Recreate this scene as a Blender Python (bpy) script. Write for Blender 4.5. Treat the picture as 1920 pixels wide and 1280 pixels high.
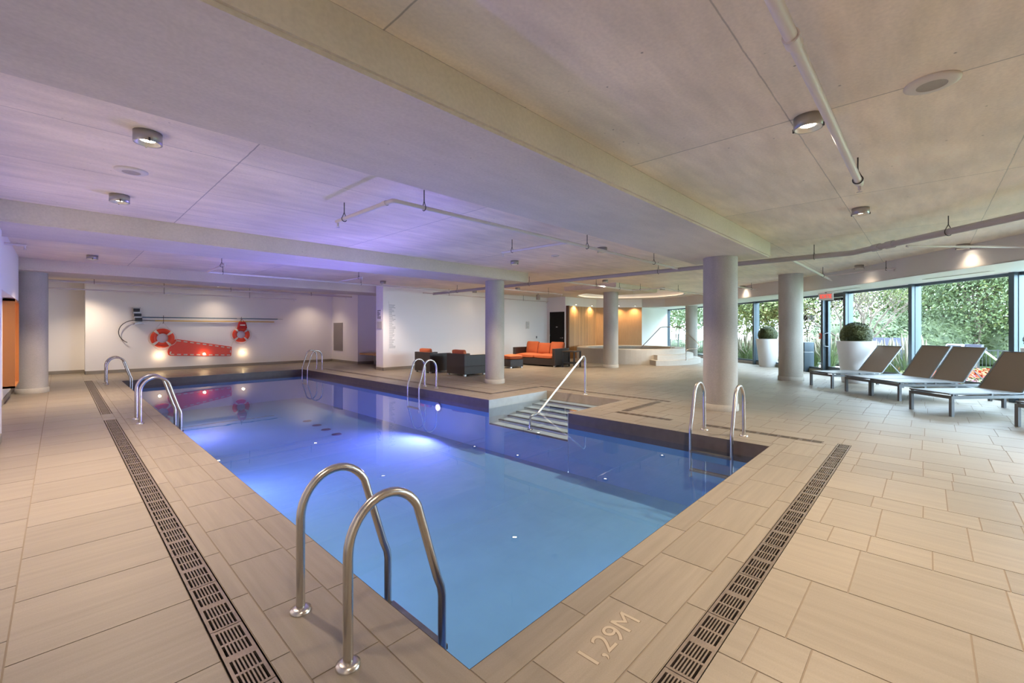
import bpy, bmesh, math, random
from mathutils import Vector, Matrix, noise
random.seed(7)
PI = math.pi
sc = bpy.context.scene
for o in list(bpy.data.objects): bpy.data.objects.remove(o)
C = sc.collection

# ---------------------------------------------------------------- camera, sky, exposure
cam_d = bpy.data.cameras.new('camera'); cam = bpy.data.objects.new('camera', cam_d); C.objects.link(cam)
cam.location = (0, 0, 1.45); cam.rotation_euler = (PI/2, 0, math.radians(43.76-90))
cam_d.sensor_width = 36; cam_d.lens = 813.4/1920*36; cam_d.shift_y = -23.5/1920
cam_d.clip_start = .05; cam_d.clip_end = 300
sc.camera = cam
sc.view_settings.view_transform = 'Standard'; sc.view_settings.look = 'None'
sc.view_settings.gamma = 1; sc.view_settings.use_curve_mapping = False
sc.view_settings.exposure = 0.25
sc.cycles.max_bounces = 10; sc.cycles.diffuse_bounces = 5; sc.cycles.glossy_bounces = 4
sc.cycles.transparent_max_bounces = 12
sc.cycles.caustics_reflective = False; sc.cycles.caustics_refractive = False
sc.cycles.sample_clamp_indirect = 4
world = bpy.data.worlds.new('World'); sc.world = world; world.use_nodes = True
wn = world.node_tree; wn.nodes.clear()
w_out = wn.nodes.new('ShaderNodeOutputWorld'); w_bg = wn.nodes.new('ShaderNodeBackground')
w_bg.inputs[0].default_value = (.64, .82, 1.0, 1); w_bg.inputs[1].default_value = 19.0
wn.links.new(w_bg.outputs[0], w_out.inputs[0])
LAMP = 0.6        # one dial for the room's downlights
WARM = (1.0, .78, .55)

ZC = 3.0; ZB = 2.737; ZS = 2.57; ZW = -.175

# ---------------------------------------------------------------- materials
def new_mat(name):
    m = bpy.data.materials.new(name); m.use_nodes = True; n = m.node_tree
    return m, n, n.nodes['Principled BSDF'], n.nodes['Material Output']
def mat(name, col, rough=.6, metal=0, var=.0, scale=4, bump=0, bscale=60, emis=None, es=0, spec=None, stretch=(1,1,1)):
    m, n, p, out = new_mat(name)
    p.inputs['Roughness'].default_value = rough; p.inputs['Metallic'].default_value = metal
    p.inputs['Base Color'].default_value = (*col, 1)
    if spec is not None: p.inputs['Specular IOR Level'].default_value = spec
    if var or bump:
        tc = n.nodes.new('ShaderNodeTexCoord'); mp = n.nodes.new('ShaderNodeMapping'); mp.inputs['Scale'].default_value = stretch
        n.links.new(tc.outputs['Object'], mp.inputs[0])
    if var:
        nz = n.nodes.new('ShaderNodeTexNoise'); nz.inputs['Scale'].default_value = scale; nz.inputs['Detail'].default_value = 6
        n.links.new(mp.outputs[0], nz.inputs[0])
        mr = n.nodes.new('ShaderNodeMapRange'); mr.inputs[1].default_value = .3; mr.inputs[2].default_value = .7
        mr.inputs[3].default_value = 1-var; mr.inputs[4].default_value = 1+var
        n.links.new(nz.outputs[0], mr.inputs[0])
        mx = n.nodes.new('ShaderNodeVectorMath'); mx.operation = 'SCALE'; mx.inputs[0].default_value = col
        n.links.new(mr.outputs[0], mx.inputs['Scale']); n.links.new(mx.outputs[0], p.inputs['Base Color'])
    if bump:
        nb = n.nodes.new('ShaderNodeTexNoise'); nb.inputs['Scale'].default_value = bscale; nb.inputs['Detail'].default_value = 4
        n.links.new(mp.outputs[0], nb.inputs[0])
        b = n.nodes.new('ShaderNodeBump'); b.inputs['Strength'].default_value = bump; b.inputs['Distance'].default_value = .01
        n.links.new(nb.outputs[0], b.inputs['Height']); n.links.new(b.outputs[0], p.inputs['Normal'])
    if emis:
        p.inputs['Emission Color'].default_value = (*emis, 1); p.inputs['Emission Strength'].default_value = es
    return m
def math_n(n, op, a, b=None, c=None):
    k = n.nodes.new('ShaderNodeMath'); k.operation = op
    for i, v in enumerate((a, b, c)):
        if v is None: continue
        if isinstance(v, (int, float)): k.inputs[i].default_value = v
        else: n.links.new(v, k.inputs[i])
    return k.outputs[0]
def concrete(name, col, panels=False, pits=.5, var=.12):
    m, n, p, out = new_mat(name)
    p.inputs['Roughness'].default_value = .55 if panels else .75
    tc = n.nodes.new('ShaderNodeTexCoord')
    def noise_(scale, detail=5, st=None):
        src = tc.outputs['Object']
        if st:
            mp = n.nodes.new('ShaderNodeMapping'); mp.inputs['Scale'].default_value = st
            n.links.new(src, mp.inputs[0]); src = mp.outputs[0]
        z = n.nodes.new('ShaderNodeTexNoise'); z.inputs['Scale'].default_value = scale; z.inputs['Detail'].default_value = detail
        n.links.new(src, z.inputs[0]); return z.outputs[0]
    def rng(v, a, b, c, d):
        r = n.nodes.new('ShaderNodeMapRange'); n.links.new(v, r.inputs[0])
        for i, x in enumerate((a, b, c, d)): r.inputs[i+1].default_value = x
        return r.outputs[0]
    big = rng(noise_(.9, 6), .3, .7, 1-var, 1+var)
    st = rng(noise_(1.6, 7, (1, 5, 1)), .3, .7, 1-var*.7, 1+var*.7)
    fine = rng(noise_(45, 4), .3, .7, .95, 1.05)
    f = math_n(n, 'MULTIPLY', math_n(n, 'MULTIPLY', big, st), fine)
    vo = n.nodes.new('ShaderNodeTexVoronoi'); vo.inputs['Scale'].default_value = 7 if panels else 9
    n.links.new(tc.outputs['Object'], vo.inputs[0])
    spot = rng(vo.outputs['Distance'], .03, .07, 1-pits, 1)
    gate = rng(noise_(2.2, 2), .5, .58, 0, 1)
    spot = math_n(n, 'SUBTRACT', 1, math_n(n, 'MULTIPLY', math_n(n, 'SUBTRACT', 1, spot), gate))
    f = math_n(n, 'MULTIPLY', f, spot)
    if panels:
        sep = n.nodes.new('ShaderNodeSeparateXYZ'); n.links.new(tc.outputs['Object'], sep.inputs[0])
        wob = math_n(n, 'MULTIPLY', math_n(n, 'SUBTRACT', noise_(6, 3), .5), .012)
        def line(s, off, per, w, dark):
            t = math_n(n, 'ADD', math_n(n, 'SUBTRACT', s, off-per*40), wob)
            t = math_n(n, 'ABSOLUTE', math_n(n, 'SUBTRACT', math_n(n, 'MODULO', math_n(n, 'ADD', t, per/2), per), per/2))
            return rng(t, w*.5, w*1.5, dark, 1)
        f = math_n(n, 'MULTIPLY', f, line(sep.outputs[0], 1.165, 2.6, .005, .5))
        f = math_n(n, 'MULTIPLY', f, line(sep.outputs[1], .74, 1.3, .004, .6))
        # each panel a little different
        cx = math_n(n, 'FLOOR', math_n(n, 'DIVIDE', math_n(n, 'ADD', sep.outputs[0], 104-1.165), 2.6))
        cy = math_n(n, 'FLOOR', math_n(n, 'DIVIDE', math_n(n, 'ADD', sep.outputs[1], 52-.74), 1.3))
        wn_ = n.nodes.new('ShaderNodeTexWhiteNoise'); wn_.noise_dimensions = '2D'
        cb = n.nodes.new('ShaderNodeCombineXYZ'); n.links.new(cx, cb.inputs[0]); n.links.new(cy, cb.inputs[1])
        n.links.new(cb.outputs[0], wn_.inputs[0])
        f = math_n(n, 'MULTIPLY', f, rng(wn_.outputs[0], 0, 1, .955, 1.045))
    mx = n.nodes.new('ShaderNodeVectorMath'); mx.operation = 'SCALE'; mx.inputs[0].default_value = col
    n.links.new(f, mx.inputs['Scale']); n.links.new(mx.outputs[0], p.inputs['Base Color'])
    b = n.nodes.new('ShaderNodeBump'); b.inputs['Strength'].default_value = .12; b.inputs['Distance'].default_value = .02
    n.links.new(f, b.inputs['Height']); n.links.new(b.outputs[0], p.inputs['Normal'])
    if panels: n.links.new(rng(noise_(3, 4, (1, 4, 1)), .35, .65, .38, .62), p.inputs['Roughness'])
    return m
def tile_mat():
    m, n, p, out = new_mat('stone_tile')
    tc = n.nodes.new('ShaderNodeTexCoord')
    at = n.nodes.new('ShaderNodeAttribute'); at.attribute_name = 'tint'
    ag = n.nodes.new('ShaderNodeAttribute'); ag.attribute_name = 'grain'
    off = n.nodes.new('ShaderNodeVectorMath'); off.operation = 'SCALE'; off.inputs[0].default_value = (17, 31, 5)
    n.links.new(at.outputs['Fac'], off.inputs['Scale'])
    ad = n.nodes.new('ShaderNodeVectorMath'); ad.operation = 'ADD'
    n.links.new(tc.outputs['Object'], ad.inputs[0]); n.links.new(off.outputs[0], ad.inputs[1])
    res = []
    for sca in ((1.1, 22, 1), (22, 1.1, 1)):
        mp = n.nodes.new('ShaderNodeMapping'); mp.inputs['Scale'].default_value = sca
        n.links.new(ad.outputs[0], mp.inputs[0])
        z = n.nodes.new('ShaderNodeTexNoise'); z.inputs['Scale'].default_value = 1.0; z.inputs['Detail'].default_value = 6; z.inputs['Roughness'].default_value = .62; z.inputs['Distortion'].default_value = .25
        n.links.new(mp.outputs[0], z.inputs[0]); res.append(z.outputs[0])
    mixf = n.nodes.new('ShaderNodeMix'); n.links.new(ag.outputs['Fac'], mixf.inputs[0]); n.links.new(res[0], mixf.inputs[2]); n.links.new(res[1], mixf.inputs[3])
    r = n.nodes.new('ShaderNodeMapRange'); n.links.new(mixf.outputs[0], r.inputs[0])
    for i, x in enumerate((.3, .7, .88, 1.1)): r.inputs[i+1].default_value = x
    r2 = n.nodes.new('ShaderNodeMapRange'); n.links.new(at.outputs['Fac'], r2.inputs[0]); r2.inputs[3].default_value = .93; r2.inputs[4].default_value = 1.07
    z3 = n.nodes.new('ShaderNodeTexNoise'); z3.inputs['Scale'].default_value = 160; n.links.new(tc.outputs['Object'], z3.inputs[0])
    r3 = n.nodes.new('ShaderNodeMapRange'); n.links.new(z3.outputs[0], r3.inputs[0])
    for i, x in enumerate((.3, .7, .95, 1.05)): r3.inputs[i+1].default_value = x
    f = math_n(n, 'MULTIPLY', math_n(n, 'MULTIPLY', r.outputs[0], r2.outputs[0]), r3.outputs[0])
    mx = n.nodes.new('ShaderNodeVectorMath'); mx.operation = 'SCALE'; mx.inputs[0].default_value = (.258, .225, .182)
    n.links.new(f, mx.inputs['Scale']); n.links.new(mx.outputs[0], p.inputs['Base Color'])
    p.inputs['Roughness'].default_value = .42
    b = n.nodes.new('ShaderNodeBump'); b.inputs['Strength'].default_value = .15; b.inputs['Distance'].default_value = .004
    n.links.new(f, b.inputs['Height']); n.links.new(b.outputs[0], p.inputs['Normal'])
    return m
def clear_mat(name, ior, tint, rough=0, bump=0, bscale=3):
    m = bpy.data.materials.new(name); m.use_nodes = True; n = m.node_tree; n.nodes.clear()
    out = n.nodes.new('ShaderNodeOutputMaterial'); tr = n.nodes.new('ShaderNodeBsdfTransparent'); gl = n.nodes.new('ShaderNodeBsdfGlossy')
    geo = n.nodes.new('ShaderNodeNewGeometry'); dt = n.nodes.new('ShaderNodeVectorMath'); dt.operation = 'DOT_PRODUCT'
    n.links.new(geo.outputs['Incoming'], dt.inputs[1]); n.links.new(geo.outputs['Normal'], dt.inputs[0])
    c = math_n(n, 'ABSOLUTE', dt.outputs['Value']); f0 = ((ior-1)/(ior+1))**2
    fr = math_n(n, 'ADD', f0, math_n(n, 'MULTIPLY', 1-f0, math_n(n, 'POWER', math_n(n, 'SUBTRACT', 1, c), 5)))
    mx = n.nodes.new('ShaderNodeMixShader'); tr.inputs[0].default_value = (*tint, 1); gl.inputs['Roughness'].default_value = rough
    n.links.new(fr, mx.inputs[0]); n.links.new(tr.outputs[0], mx.inputs[1]); n.links.new(gl.outputs[0], mx.inputs[2]); n.links.new(mx.outputs[0], out.inputs[0])
    if bump:
        tc = n.nodes.new('ShaderNodeTexCoord'); z = n.nodes.new('ShaderNodeTexNoise'); z.inputs['Scale'].default_value = bscale; z.inputs['Detail'].default_value = 3
        n.links.new(tc.outputs['Object'], z.inputs[0])
        b = n.nodes.new('ShaderNodeBump'); b.inputs['Strength'].default_value = bump; b.inputs['Distance'].default_value = .01
        n.links.new(z.outputs[0], b.inputs['Height']); n.links.new(b.outputs[0], gl.inputs['Normal']); n.links.new(b.outputs[0], dt.inputs[0])
    return m
def plank_mat(name, col, per, axis=0, var=.15):
    m, n, p, out = new_mat(name); p.inputs['Roughness'].default_value = .45
    tc = n.nodes.new('ShaderNodeTexCoord'); sep = n.nodes.new('ShaderNodeSeparateXYZ'); n.links.new(tc.outputs['Object'], sep.inputs[0])
    s = math_n(n, 'ADD', sep.outputs[0], math_n(n, 'MULTIPLY', sep.outputs[1], .73)) if axis == 2 else sep.outputs[axis]
    q = math_n(n, 'DIVIDE', math_n(n, 'ADD', s, 50), per)
    fr = math_n(n, 'FRACT', q); fl = math_n(n, 'FLOOR', q)
    w = n.nodes.new('ShaderNodeTexWhiteNoise'); w.noise_dimensions = '1D'; n.links.new(fl, w.inputs['W'])
    r = n.nodes.new('ShaderNodeMapRange'); n.links.new(w.outputs[0], r.inputs[0]); r.inputs[3].default_value = 1-var; r.inputs[4].default_value = 1+var
    e = n.nodes.new('ShaderNodeMapRange'); n.links.new(fr, e.inputs[0]); e.inputs[1].default_value = .0; e.inputs[2].default_value = .08; e.inputs[3].default_value = .35
    mp = n.nodes.new('ShaderNodeMapping'); mp.inputs['Scale'].default_value = (18, 18, 1.2) if axis != 2 or True else (1, 1, 1)
    n.links.new(tc.outputs['Object'], mp.inputs[0]); z = n.nodes.new('ShaderNodeTexNoise'); z.inputs['Scale'].default_value = 2; z.inputs['Detail'].default_value = 5; n.links.new(mp.outputs[0], z.inputs[0])
    g = n.nodes.new('ShaderNodeMapRange'); n.links.new(z.outputs[0], g.inputs[0]); g.inputs[3].default_value = .8; g.inputs[4].default_value = 1.2
    f = math_n(n, 'MULTIPLY', math_n(n, 'MULTIPLY', r.outputs[0], e.outputs[0]), g.outputs[0])
    mx = n.nodes.new('ShaderNodeVectorMath'); mx.operation = 'SCALE'; mx.inputs[0].default_value = col
    n.links.new(f, mx.inputs['Scale']); n.links.new(mx.outputs[0], p.inputs['Base Color'])
    return m
def wicker_mat(name, col):
    m, n, p, out = new_mat(name); p.inputs['Roughness'].default_value = .38
    tc = n.nodes.new('ShaderNodeTexCoord'); ck = n.nodes.new('ShaderNodeTexChecker'); ck.inputs['Scale'].default_value = 62
    n.links.new(tc.outputs['Object'], ck.inputs[0]); ck.inputs[1].default_value = (*[c*1.6 for c in col], 1); ck.inputs[2].default_value = (*[c*.5 for c in col], 1)
    n.links.new(ck.outputs[0], p.inputs['Base Color'])
    b = n.nodes.new('ShaderNodeBump'); b.inputs['Strength'].default_value = .5; b.inputs['Distance'].default_value = .004
    n.links.new(ck.outputs[1], b.inputs['Height']); n.links.new(b.outputs[0], p.inputs['Normal'])
    return m
def leaf_mat(name, c1, c2):
    m, n, p, out = new_mat(name); p.inputs['Roughness'].default_value = .6
    tc = n.nodes.new('ShaderNodeTexCoord'); z = n.nodes.new('ShaderNodeTexNoise'); z.inputs['Scale'].default_value = 2.3; z.inputs['Detail'].default_value = 8; z.inputs['Roughness'].default_value = .75
    n.links.new(tc.outputs['Object'], z.inputs[0])
    r = n.nodes.new('ShaderNodeValToRGB'); n.links.new(z.outputs[0], r.inputs[0])
    r.color_ramp.elements[0].position = .35; r.color_ramp.elements[1].position = .65
    r.color_ramp.elements[0].color = (*c1, 1); r.color_ramp.elements[1].color = (*c2, 1)
    n.links.new(r.outputs[0], p.inputs['Base Color'])
    return m
M = dict(
    ceil=concrete('ceiling_concrete', (.86, .755, .62), True, .6, .12), beam=concrete('beam_concrete', (.68, .61, .52), False, .45, .06),
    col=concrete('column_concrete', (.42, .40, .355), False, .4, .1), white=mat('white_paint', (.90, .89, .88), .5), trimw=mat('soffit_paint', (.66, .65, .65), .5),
    base=mat('baseboard_tile', (.30, .27, .235), .5, var=.08, stretch=(1, 1, 6)), tile=tile_mat(), grout=mat('grout', (.23, .19, .15), .9),
    steel=mat('stainless', (.60, .58, .55), .27, 1), grate=mat('grate_metal', (.21, .175, .15), .4, .5, var=.15, scale=20), channel=mat('drain_channel', (.02, .016, .013), .9),
    basin=mat('pool_basin', (.19, .38, .56), .9, var=.03, scale=3, spec=.15), band=mat('waterline_tile', (.115, .085, .068), .35, var=.12, scale=9), stepm=mat('pool_step_tile', (.52, .58, .60), .5, var=.05, scale=9),
    nose=mat('step_nosing', (.03, .035, .045), .5), water=clear_mat('water', 1.33, (.78, .88, .97), 0, .035, 2.2), glass=clear_mat('window_glass', 1.45, (.93, .96, .95)),
    pipe=mat('pipe_paint', (.72, .66, .65), .45), pipeg=mat('pipe_grey', (.40, .37, .36), .5), rod=mat('hanger_steel', (.09, .085, .08), .5, .6),
    lampb=mat('lamp_housing', (.40, .38, .35), .35, .6), lampe=mat('lamp_lens', (1, .9, .75), .3, emis=(1, .86, .66), es=30), disc=mat('speaker_plastic', (.72, .66, .60), .5),
    frame=mat('window_aluminium', (.065, .09, .11), .38, .3), black=mat('black_door', (.010, .009, .008), .65, spec=.2), wicker=wicker_mat('wicker', (.028, .020, .018)),
    orange=mat('orange_fabric', (.47, .115, .04), .85, bump=.2, bscale=150), wood=plank_mat('cedar_planks', (.50, .29, .13), .10, 2), bench=mat('bench_wood', (.52, .27, .09), .45, var=.15, scale=6, stretch=(1, 9, 1)),
    pot=mat('planter_gloss', (.80, .81, .82), .32), sling=mat('sling_fabric', (.16, .105, .07), .6, bump=.3, bscale=260), bedglare=mat('bed_sling_glare', (.20, .20, .205), .34, bump=.2, bscale=260), alu=mat('lounger_aluminium', (.15, .16, .17), .4, .4),  # bed sling: brown fabric greyed in its colour for the glare on it
    red=mat('buoy_red', (.72, .055, .02), .4), rope=mat('white_rope', (.75, .74, .70), .8), bag=mat('red_bag', (.45, .012, .015), .7), yellow=mat('yellow_pole', (.75, .45, .04), .4),
    blue=mat('blue_pole', (.05, .14, .22), .4, .3), dark=mat('dark_plastic', (.025, .028, .035), .5), paper=mat('sign_paper', (.70, .68, .64), .6), ink=mat('sign_ink', (.12, .12, .12), .7),
    faint=mat('faint_ink', (.52, .53, .54), .7), stone=concrete('hot_tub_stone', (.50, .47, .42), False, .1, .04), signr=mat('sign_red', (.8, .03, .02), .5, emis=(1, .10, .06), es=.9), signb=mat('sign_box', (.55, .53, .50), .5),
    soil=mat('soil', (.06, .045, .035), .95, var=.3), bounce=mat('bounce_paving', (.60, .60, .59), .8, var=.06), bark=mat('bark', (.12, .09, .07), .9, var=.2, scale=12),
    greyw=mat('garden_wall_paint', (.09, .09, .13), .7, var=.1), orangep=mat('wall_orange', (.50, .10, .03), .7), fence=mat('fence_black', (.02, .022, .024), .5), box=leaf_mat('boxwood', (.018, .030, .008), (.10, .115, .035)),
    la=leaf_mat('leaves_bright', (.05, .07, .018), (.23, .245, .08)), lb=leaf_mat('leaves_blue_green', (.035, .055, .025), (.17, .205, .10)), lc=leaf_mat('leaves_dark', (.04, .06, .02), (.14, .18, .07)),
    straw=mat('grass_plume', (.27, .24, .17), .9), gr=mat('grass_green', (.10, .15, .04), .8), flr=mat('flowers_orange', (.45, .07, .02), .8), flp=mat('flowers_pink', (.28, .09, .11), .8),
    grille=mat('grille_metal', (.42, .39, .35), .5, .3), lawn=mat('groundcover', (.10, .17, .04), .9, var=.4, scale=5), textc=mat('tile_engraving', (.42, .36, .285), .6), textd=mat('engraving_shade', (.20, .16, .12), .8),
    poolamp=mat('pool_lamp_lens', (.8, .7, 1), .3, emis=(.55, .42, 1.0), es=6), skim=mat('floor_drain', (.04, .03, .12), .6), silver=mat('silver_frame', (.55, .55, .55), .35, .8),
)

# ---------------------------------------------------------------- geometry helpers
class MB:
    def __init__(s): s.v = []; s.f = []; s.sm = []
    def add(s, vs, fs, smooth=False):
        k = len(s.v); s.v += [tuple(p) for p in vs]; s.f += [tuple(i+k for i in f) for f in fs]; s.sm += [smooth]*len(fs); return s
    def box(s, x0, x1, y0, y1, z0, z1):
        return s.add([(x, y, z) for z in (z0, z1) for y in (y0, y1) for x in (x0, x1)], [(0, 2, 3, 1), (4, 5, 7, 6), (0, 1, 5, 4), (2, 6, 7, 3), (0, 4, 6, 2), (1, 3, 7, 5)])
    def bar(s, a, b, w, h, up=(0, 0, 1)):
        a = Vector(a); b = Vector(b); d = (b-a).normalized(); u = Vector(up)
        if abs(d.dot(u)) > .98: u = Vector((1, 0, 0))
        r = d.cross(u).normalized()*w/2; u2 = r.cross(d).normalized()*h/2
        return s.add([a-r-u2, a+r-u2, a+r+u2, a-r+u2, b-r-u2, b+r-u2, b+r+u2, b-r+u2], [(3, 2, 1, 0), (4, 5, 6, 7), (0, 1, 5, 4), (1, 2, 6, 5), (2, 3, 7, 6), (3, 0, 4, 7)])
    def tube(s, pts, r, seg=12, cap=True):
        P = [Vector(p) for p in pts]; n = len(P); rr = r if isinstance(r, (list, tuple)) else [r]*n
        T = [(P[min(i+1, n-1)]-P[max(i-1, 0)]).normalized() for i in range(n)]
        N = T[0].orthogonal().normalized(); vs = []
        for i in range(n):
            N = (N-T[i]*N.dot(T[i])).normalized(); B = T[i].cross(N)
            vs += [P[i]+(N*math.cos(2*PI*k/seg)+B*math.sin(2*PI*k/seg))*rr[i] for k in range(seg)]
        fs = [(i*seg+k, i*seg+(k+1) % seg, (i+1)*seg+(k+1) % seg, (i+1)*seg+k) for i in range(n-1) for k in range(seg)]
        s.add(vs, fs, True)
        if cap:
            s.add(vs[:seg], [tuple(reversed(range(seg)))]); s.add(vs[-seg:], [tuple(range(seg))])
        return s
    def lathe(s, prof, seg=32, c=(0, 0, 0), smooth=True, a0=0, a1=2*PI):
        full = abs(a1-a0-2*PI) < 1e-6; m = seg if full else seg+1; vs = []
        for r, z in prof: vs += [(c[0]+r*math.cos(a0+(a1-a0)*k/seg), c[1]+r*math.sin(a0+(a1-a0)*k/seg), c[2]+z) for k in range(m)]
        fs = []
        for i in range(len(prof)-1):
            for k in range(seg):
                k2 = (k+1) % m
                fs.append((i*m+k, i*m+k2, (i+1)*m+k2, (i+1)*m+k))
        return s.add(vs, fs, smooth)
    def prism(s, poly, z0, z1):
        n = len(poly)
        return s.add([(x, y, z0) for x, y in poly]+[(x, y, z1) for x, y in poly], [tuple(reversed(range(n))), tuple(range(n, 2*n))]+[(i, (i+1) % n, n+(i+1) % n, n+i) for i in range(n)])
    def build(s, name, m, parent=None, kind=None, bevel=0, loc=None, sub=0, label=None, shift=None):
        me = bpy.data.meshes.new(name)
        vs = s.v if shift is None else [(x-shift[0], y-shift[1], z-shift[2]) for x, y, z in s.v]
        me.from_pydata(vs, [], s.f); me.polygons.foreach_set('use_smooth', s.sm)
        me.materials.append(m); me.update()
        o = bpy.data.objects.new(name, me); C.objects.link(o)
        if shift is not None: o.location = shift
        if parent: o.parent = parent
        if loc: o.location = loc
        if kind: o['kind'] = kind
        if label: o['label'] = label
        if bevel:
            b = o.modifiers.new('bevel', 'BEVEL'); b.width = bevel; b.segments = 2; b.limit_method = 'ANGLE'
        if sub:
            b = o.modifiers.new('sub', 'SUBSURF'); b.levels = b.render_levels = sub
        return o
def tag(o, label, cat, group=None):
    o['label'] = label; o['category'] = cat
    if group: o['group'] = group
    return o
def thing(name, label, cat, loc=(0, 0, 0), rz=0, group=None):
    o = bpy.data.objects.new(name, None); C.objects.link(o); o.empty_display_size = .1
    o.location = loc; o.rotation_euler = (0, 0, rz); return tag(o, label, cat, group)
def dup(root, loc, rz=0, label=None, group=None, scale=None):
    r = root.copy(); C.objects.link(r); r.location = loc; r.rotation_euler = (0, 0, rz)
    if label: r['label'] = label
    if group: r['group'] = group
    if scale: r.scale = scale
    for ch in list(root.children):
        c = ch.copy(); C.objects.link(c); c.parent = r
        for g in list(ch.children):
            d = g.copy(); C.objects.link(d); d.parent = c
    return r
def arc(c, r, a0, a1, n, f):     # f maps (u,w) in the arc's plane to 3D
    return [f(c[0]+r*math.cos(a0+(a1-a0)*k/n), c[1]+r*math.sin(a0+(a1-a0)*k/n)) for k in range(n+1)]
def text_mesh(s, size, m, name, parent, extrude=.002, offset=0, width=None):
    cu = bpy.data.curves.new(name, 'FONT'); cu.body = s; cu.size = size; cu.extrude = extrude; cu.offset = offset; cu.align_x = 'CENTER'; cu.align_y = 'CENTER'
    tmp = bpy.data.objects.new(name, cu); C.objects.link(tmp); bpy.context.view_layer.update()
    me = bpy.data.meshes.new_from_object(tmp.evaluated_get(bpy.context.evaluated_depsgraph_get())); bpy.data.objects.remove(tmp)
    me.materials.clear(); me.materials.append(m)
    if width:
        xs = [v.co.x for v in me.vertices]; k = width/(max(xs)-min(xs))
        for v in me.vertices: v.co.x *= k
    o = bpy.data.objects.new(name, me); C.objects.link(o)
    if parent: o.parent = parent
    return o

# ---------------------------------------------------------------- outline of the place
WIN = [(9.0, -5.0), (10.45, -3.62), (11.83, -2.37), (13.06, -1.27), (14.76, .24), (16.38, 1.73), (17.15, 2.40), (19.72, 5.08), (21.2, 6.95), (22.6, 8.65), (24.25, 10.8)]
def clip_out(me, d=.06):
    bm = bmesh.new(); bm.from_mesh(me)
    for (x0, y0), (x1, y1) in zip(WIN[:-1], WIN[1:]):
        nrm = Vector((y1-y0, -(x1-x0), 0)).normalized()
        bmesh.ops.bisect_plane(bm, geom=bm.verts[:]+bm.edges[:]+bm.faces[:], plane_co=Vector((x0, y0, 0))+nrm*d, plane_no=nrm, clear_outer=True)
    bm.to_mesh(me); bm.free()
POOL = (1.21, 6.07, 1.41, 16.25); ALC = (6.07, 7.94, 4.47, 6.47)
DRAINS = [('L', .49, .635, -4.5, 9.43), ('L', .49, .635, 10.09, 16.95), ('N', .80, 6.82, .68, .82), ('R', 6.68, 6.82, .96, 2.46), ('R', 6.68, 6.82, 2.94, 3.94), ('C', 6.90, 8.30, 3.80, 3.94),
          ('R', 8.36, 8.50, 3.70, 7.10), ('C', 6.80, 8.30, 6.98, 7.12), ('R', 6.62, 6.76, 7.0, 15.9)]
def rsub(r, e):
    x0, x1, y0, y1 = r; a0, a1, b0, b1 = e
    if a0 >= x1 or a1 <= x0 or b0 >= y1 or b1 <= y0: return [r]
    out = []
    if x0 < a0: out.append((x0, a0, y0, y1))
    if a1 < x1: out.append((a1, x1, y0, y1))
    m0, m1 = max(x0, a0), min(x1, a1)
    if y0 < b0: out.append((m0, m1, y0, b0))
    if b1 < y1: out.append((m0, m1, b1, y1))
    return out
def subtract(rs, ex):
    for e in ex: rs = [q for r in rs for q in rsub(r, e)]
    return rs
EXC = [POOL, ALC]+[d[1:] for d in DRAINS]
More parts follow.
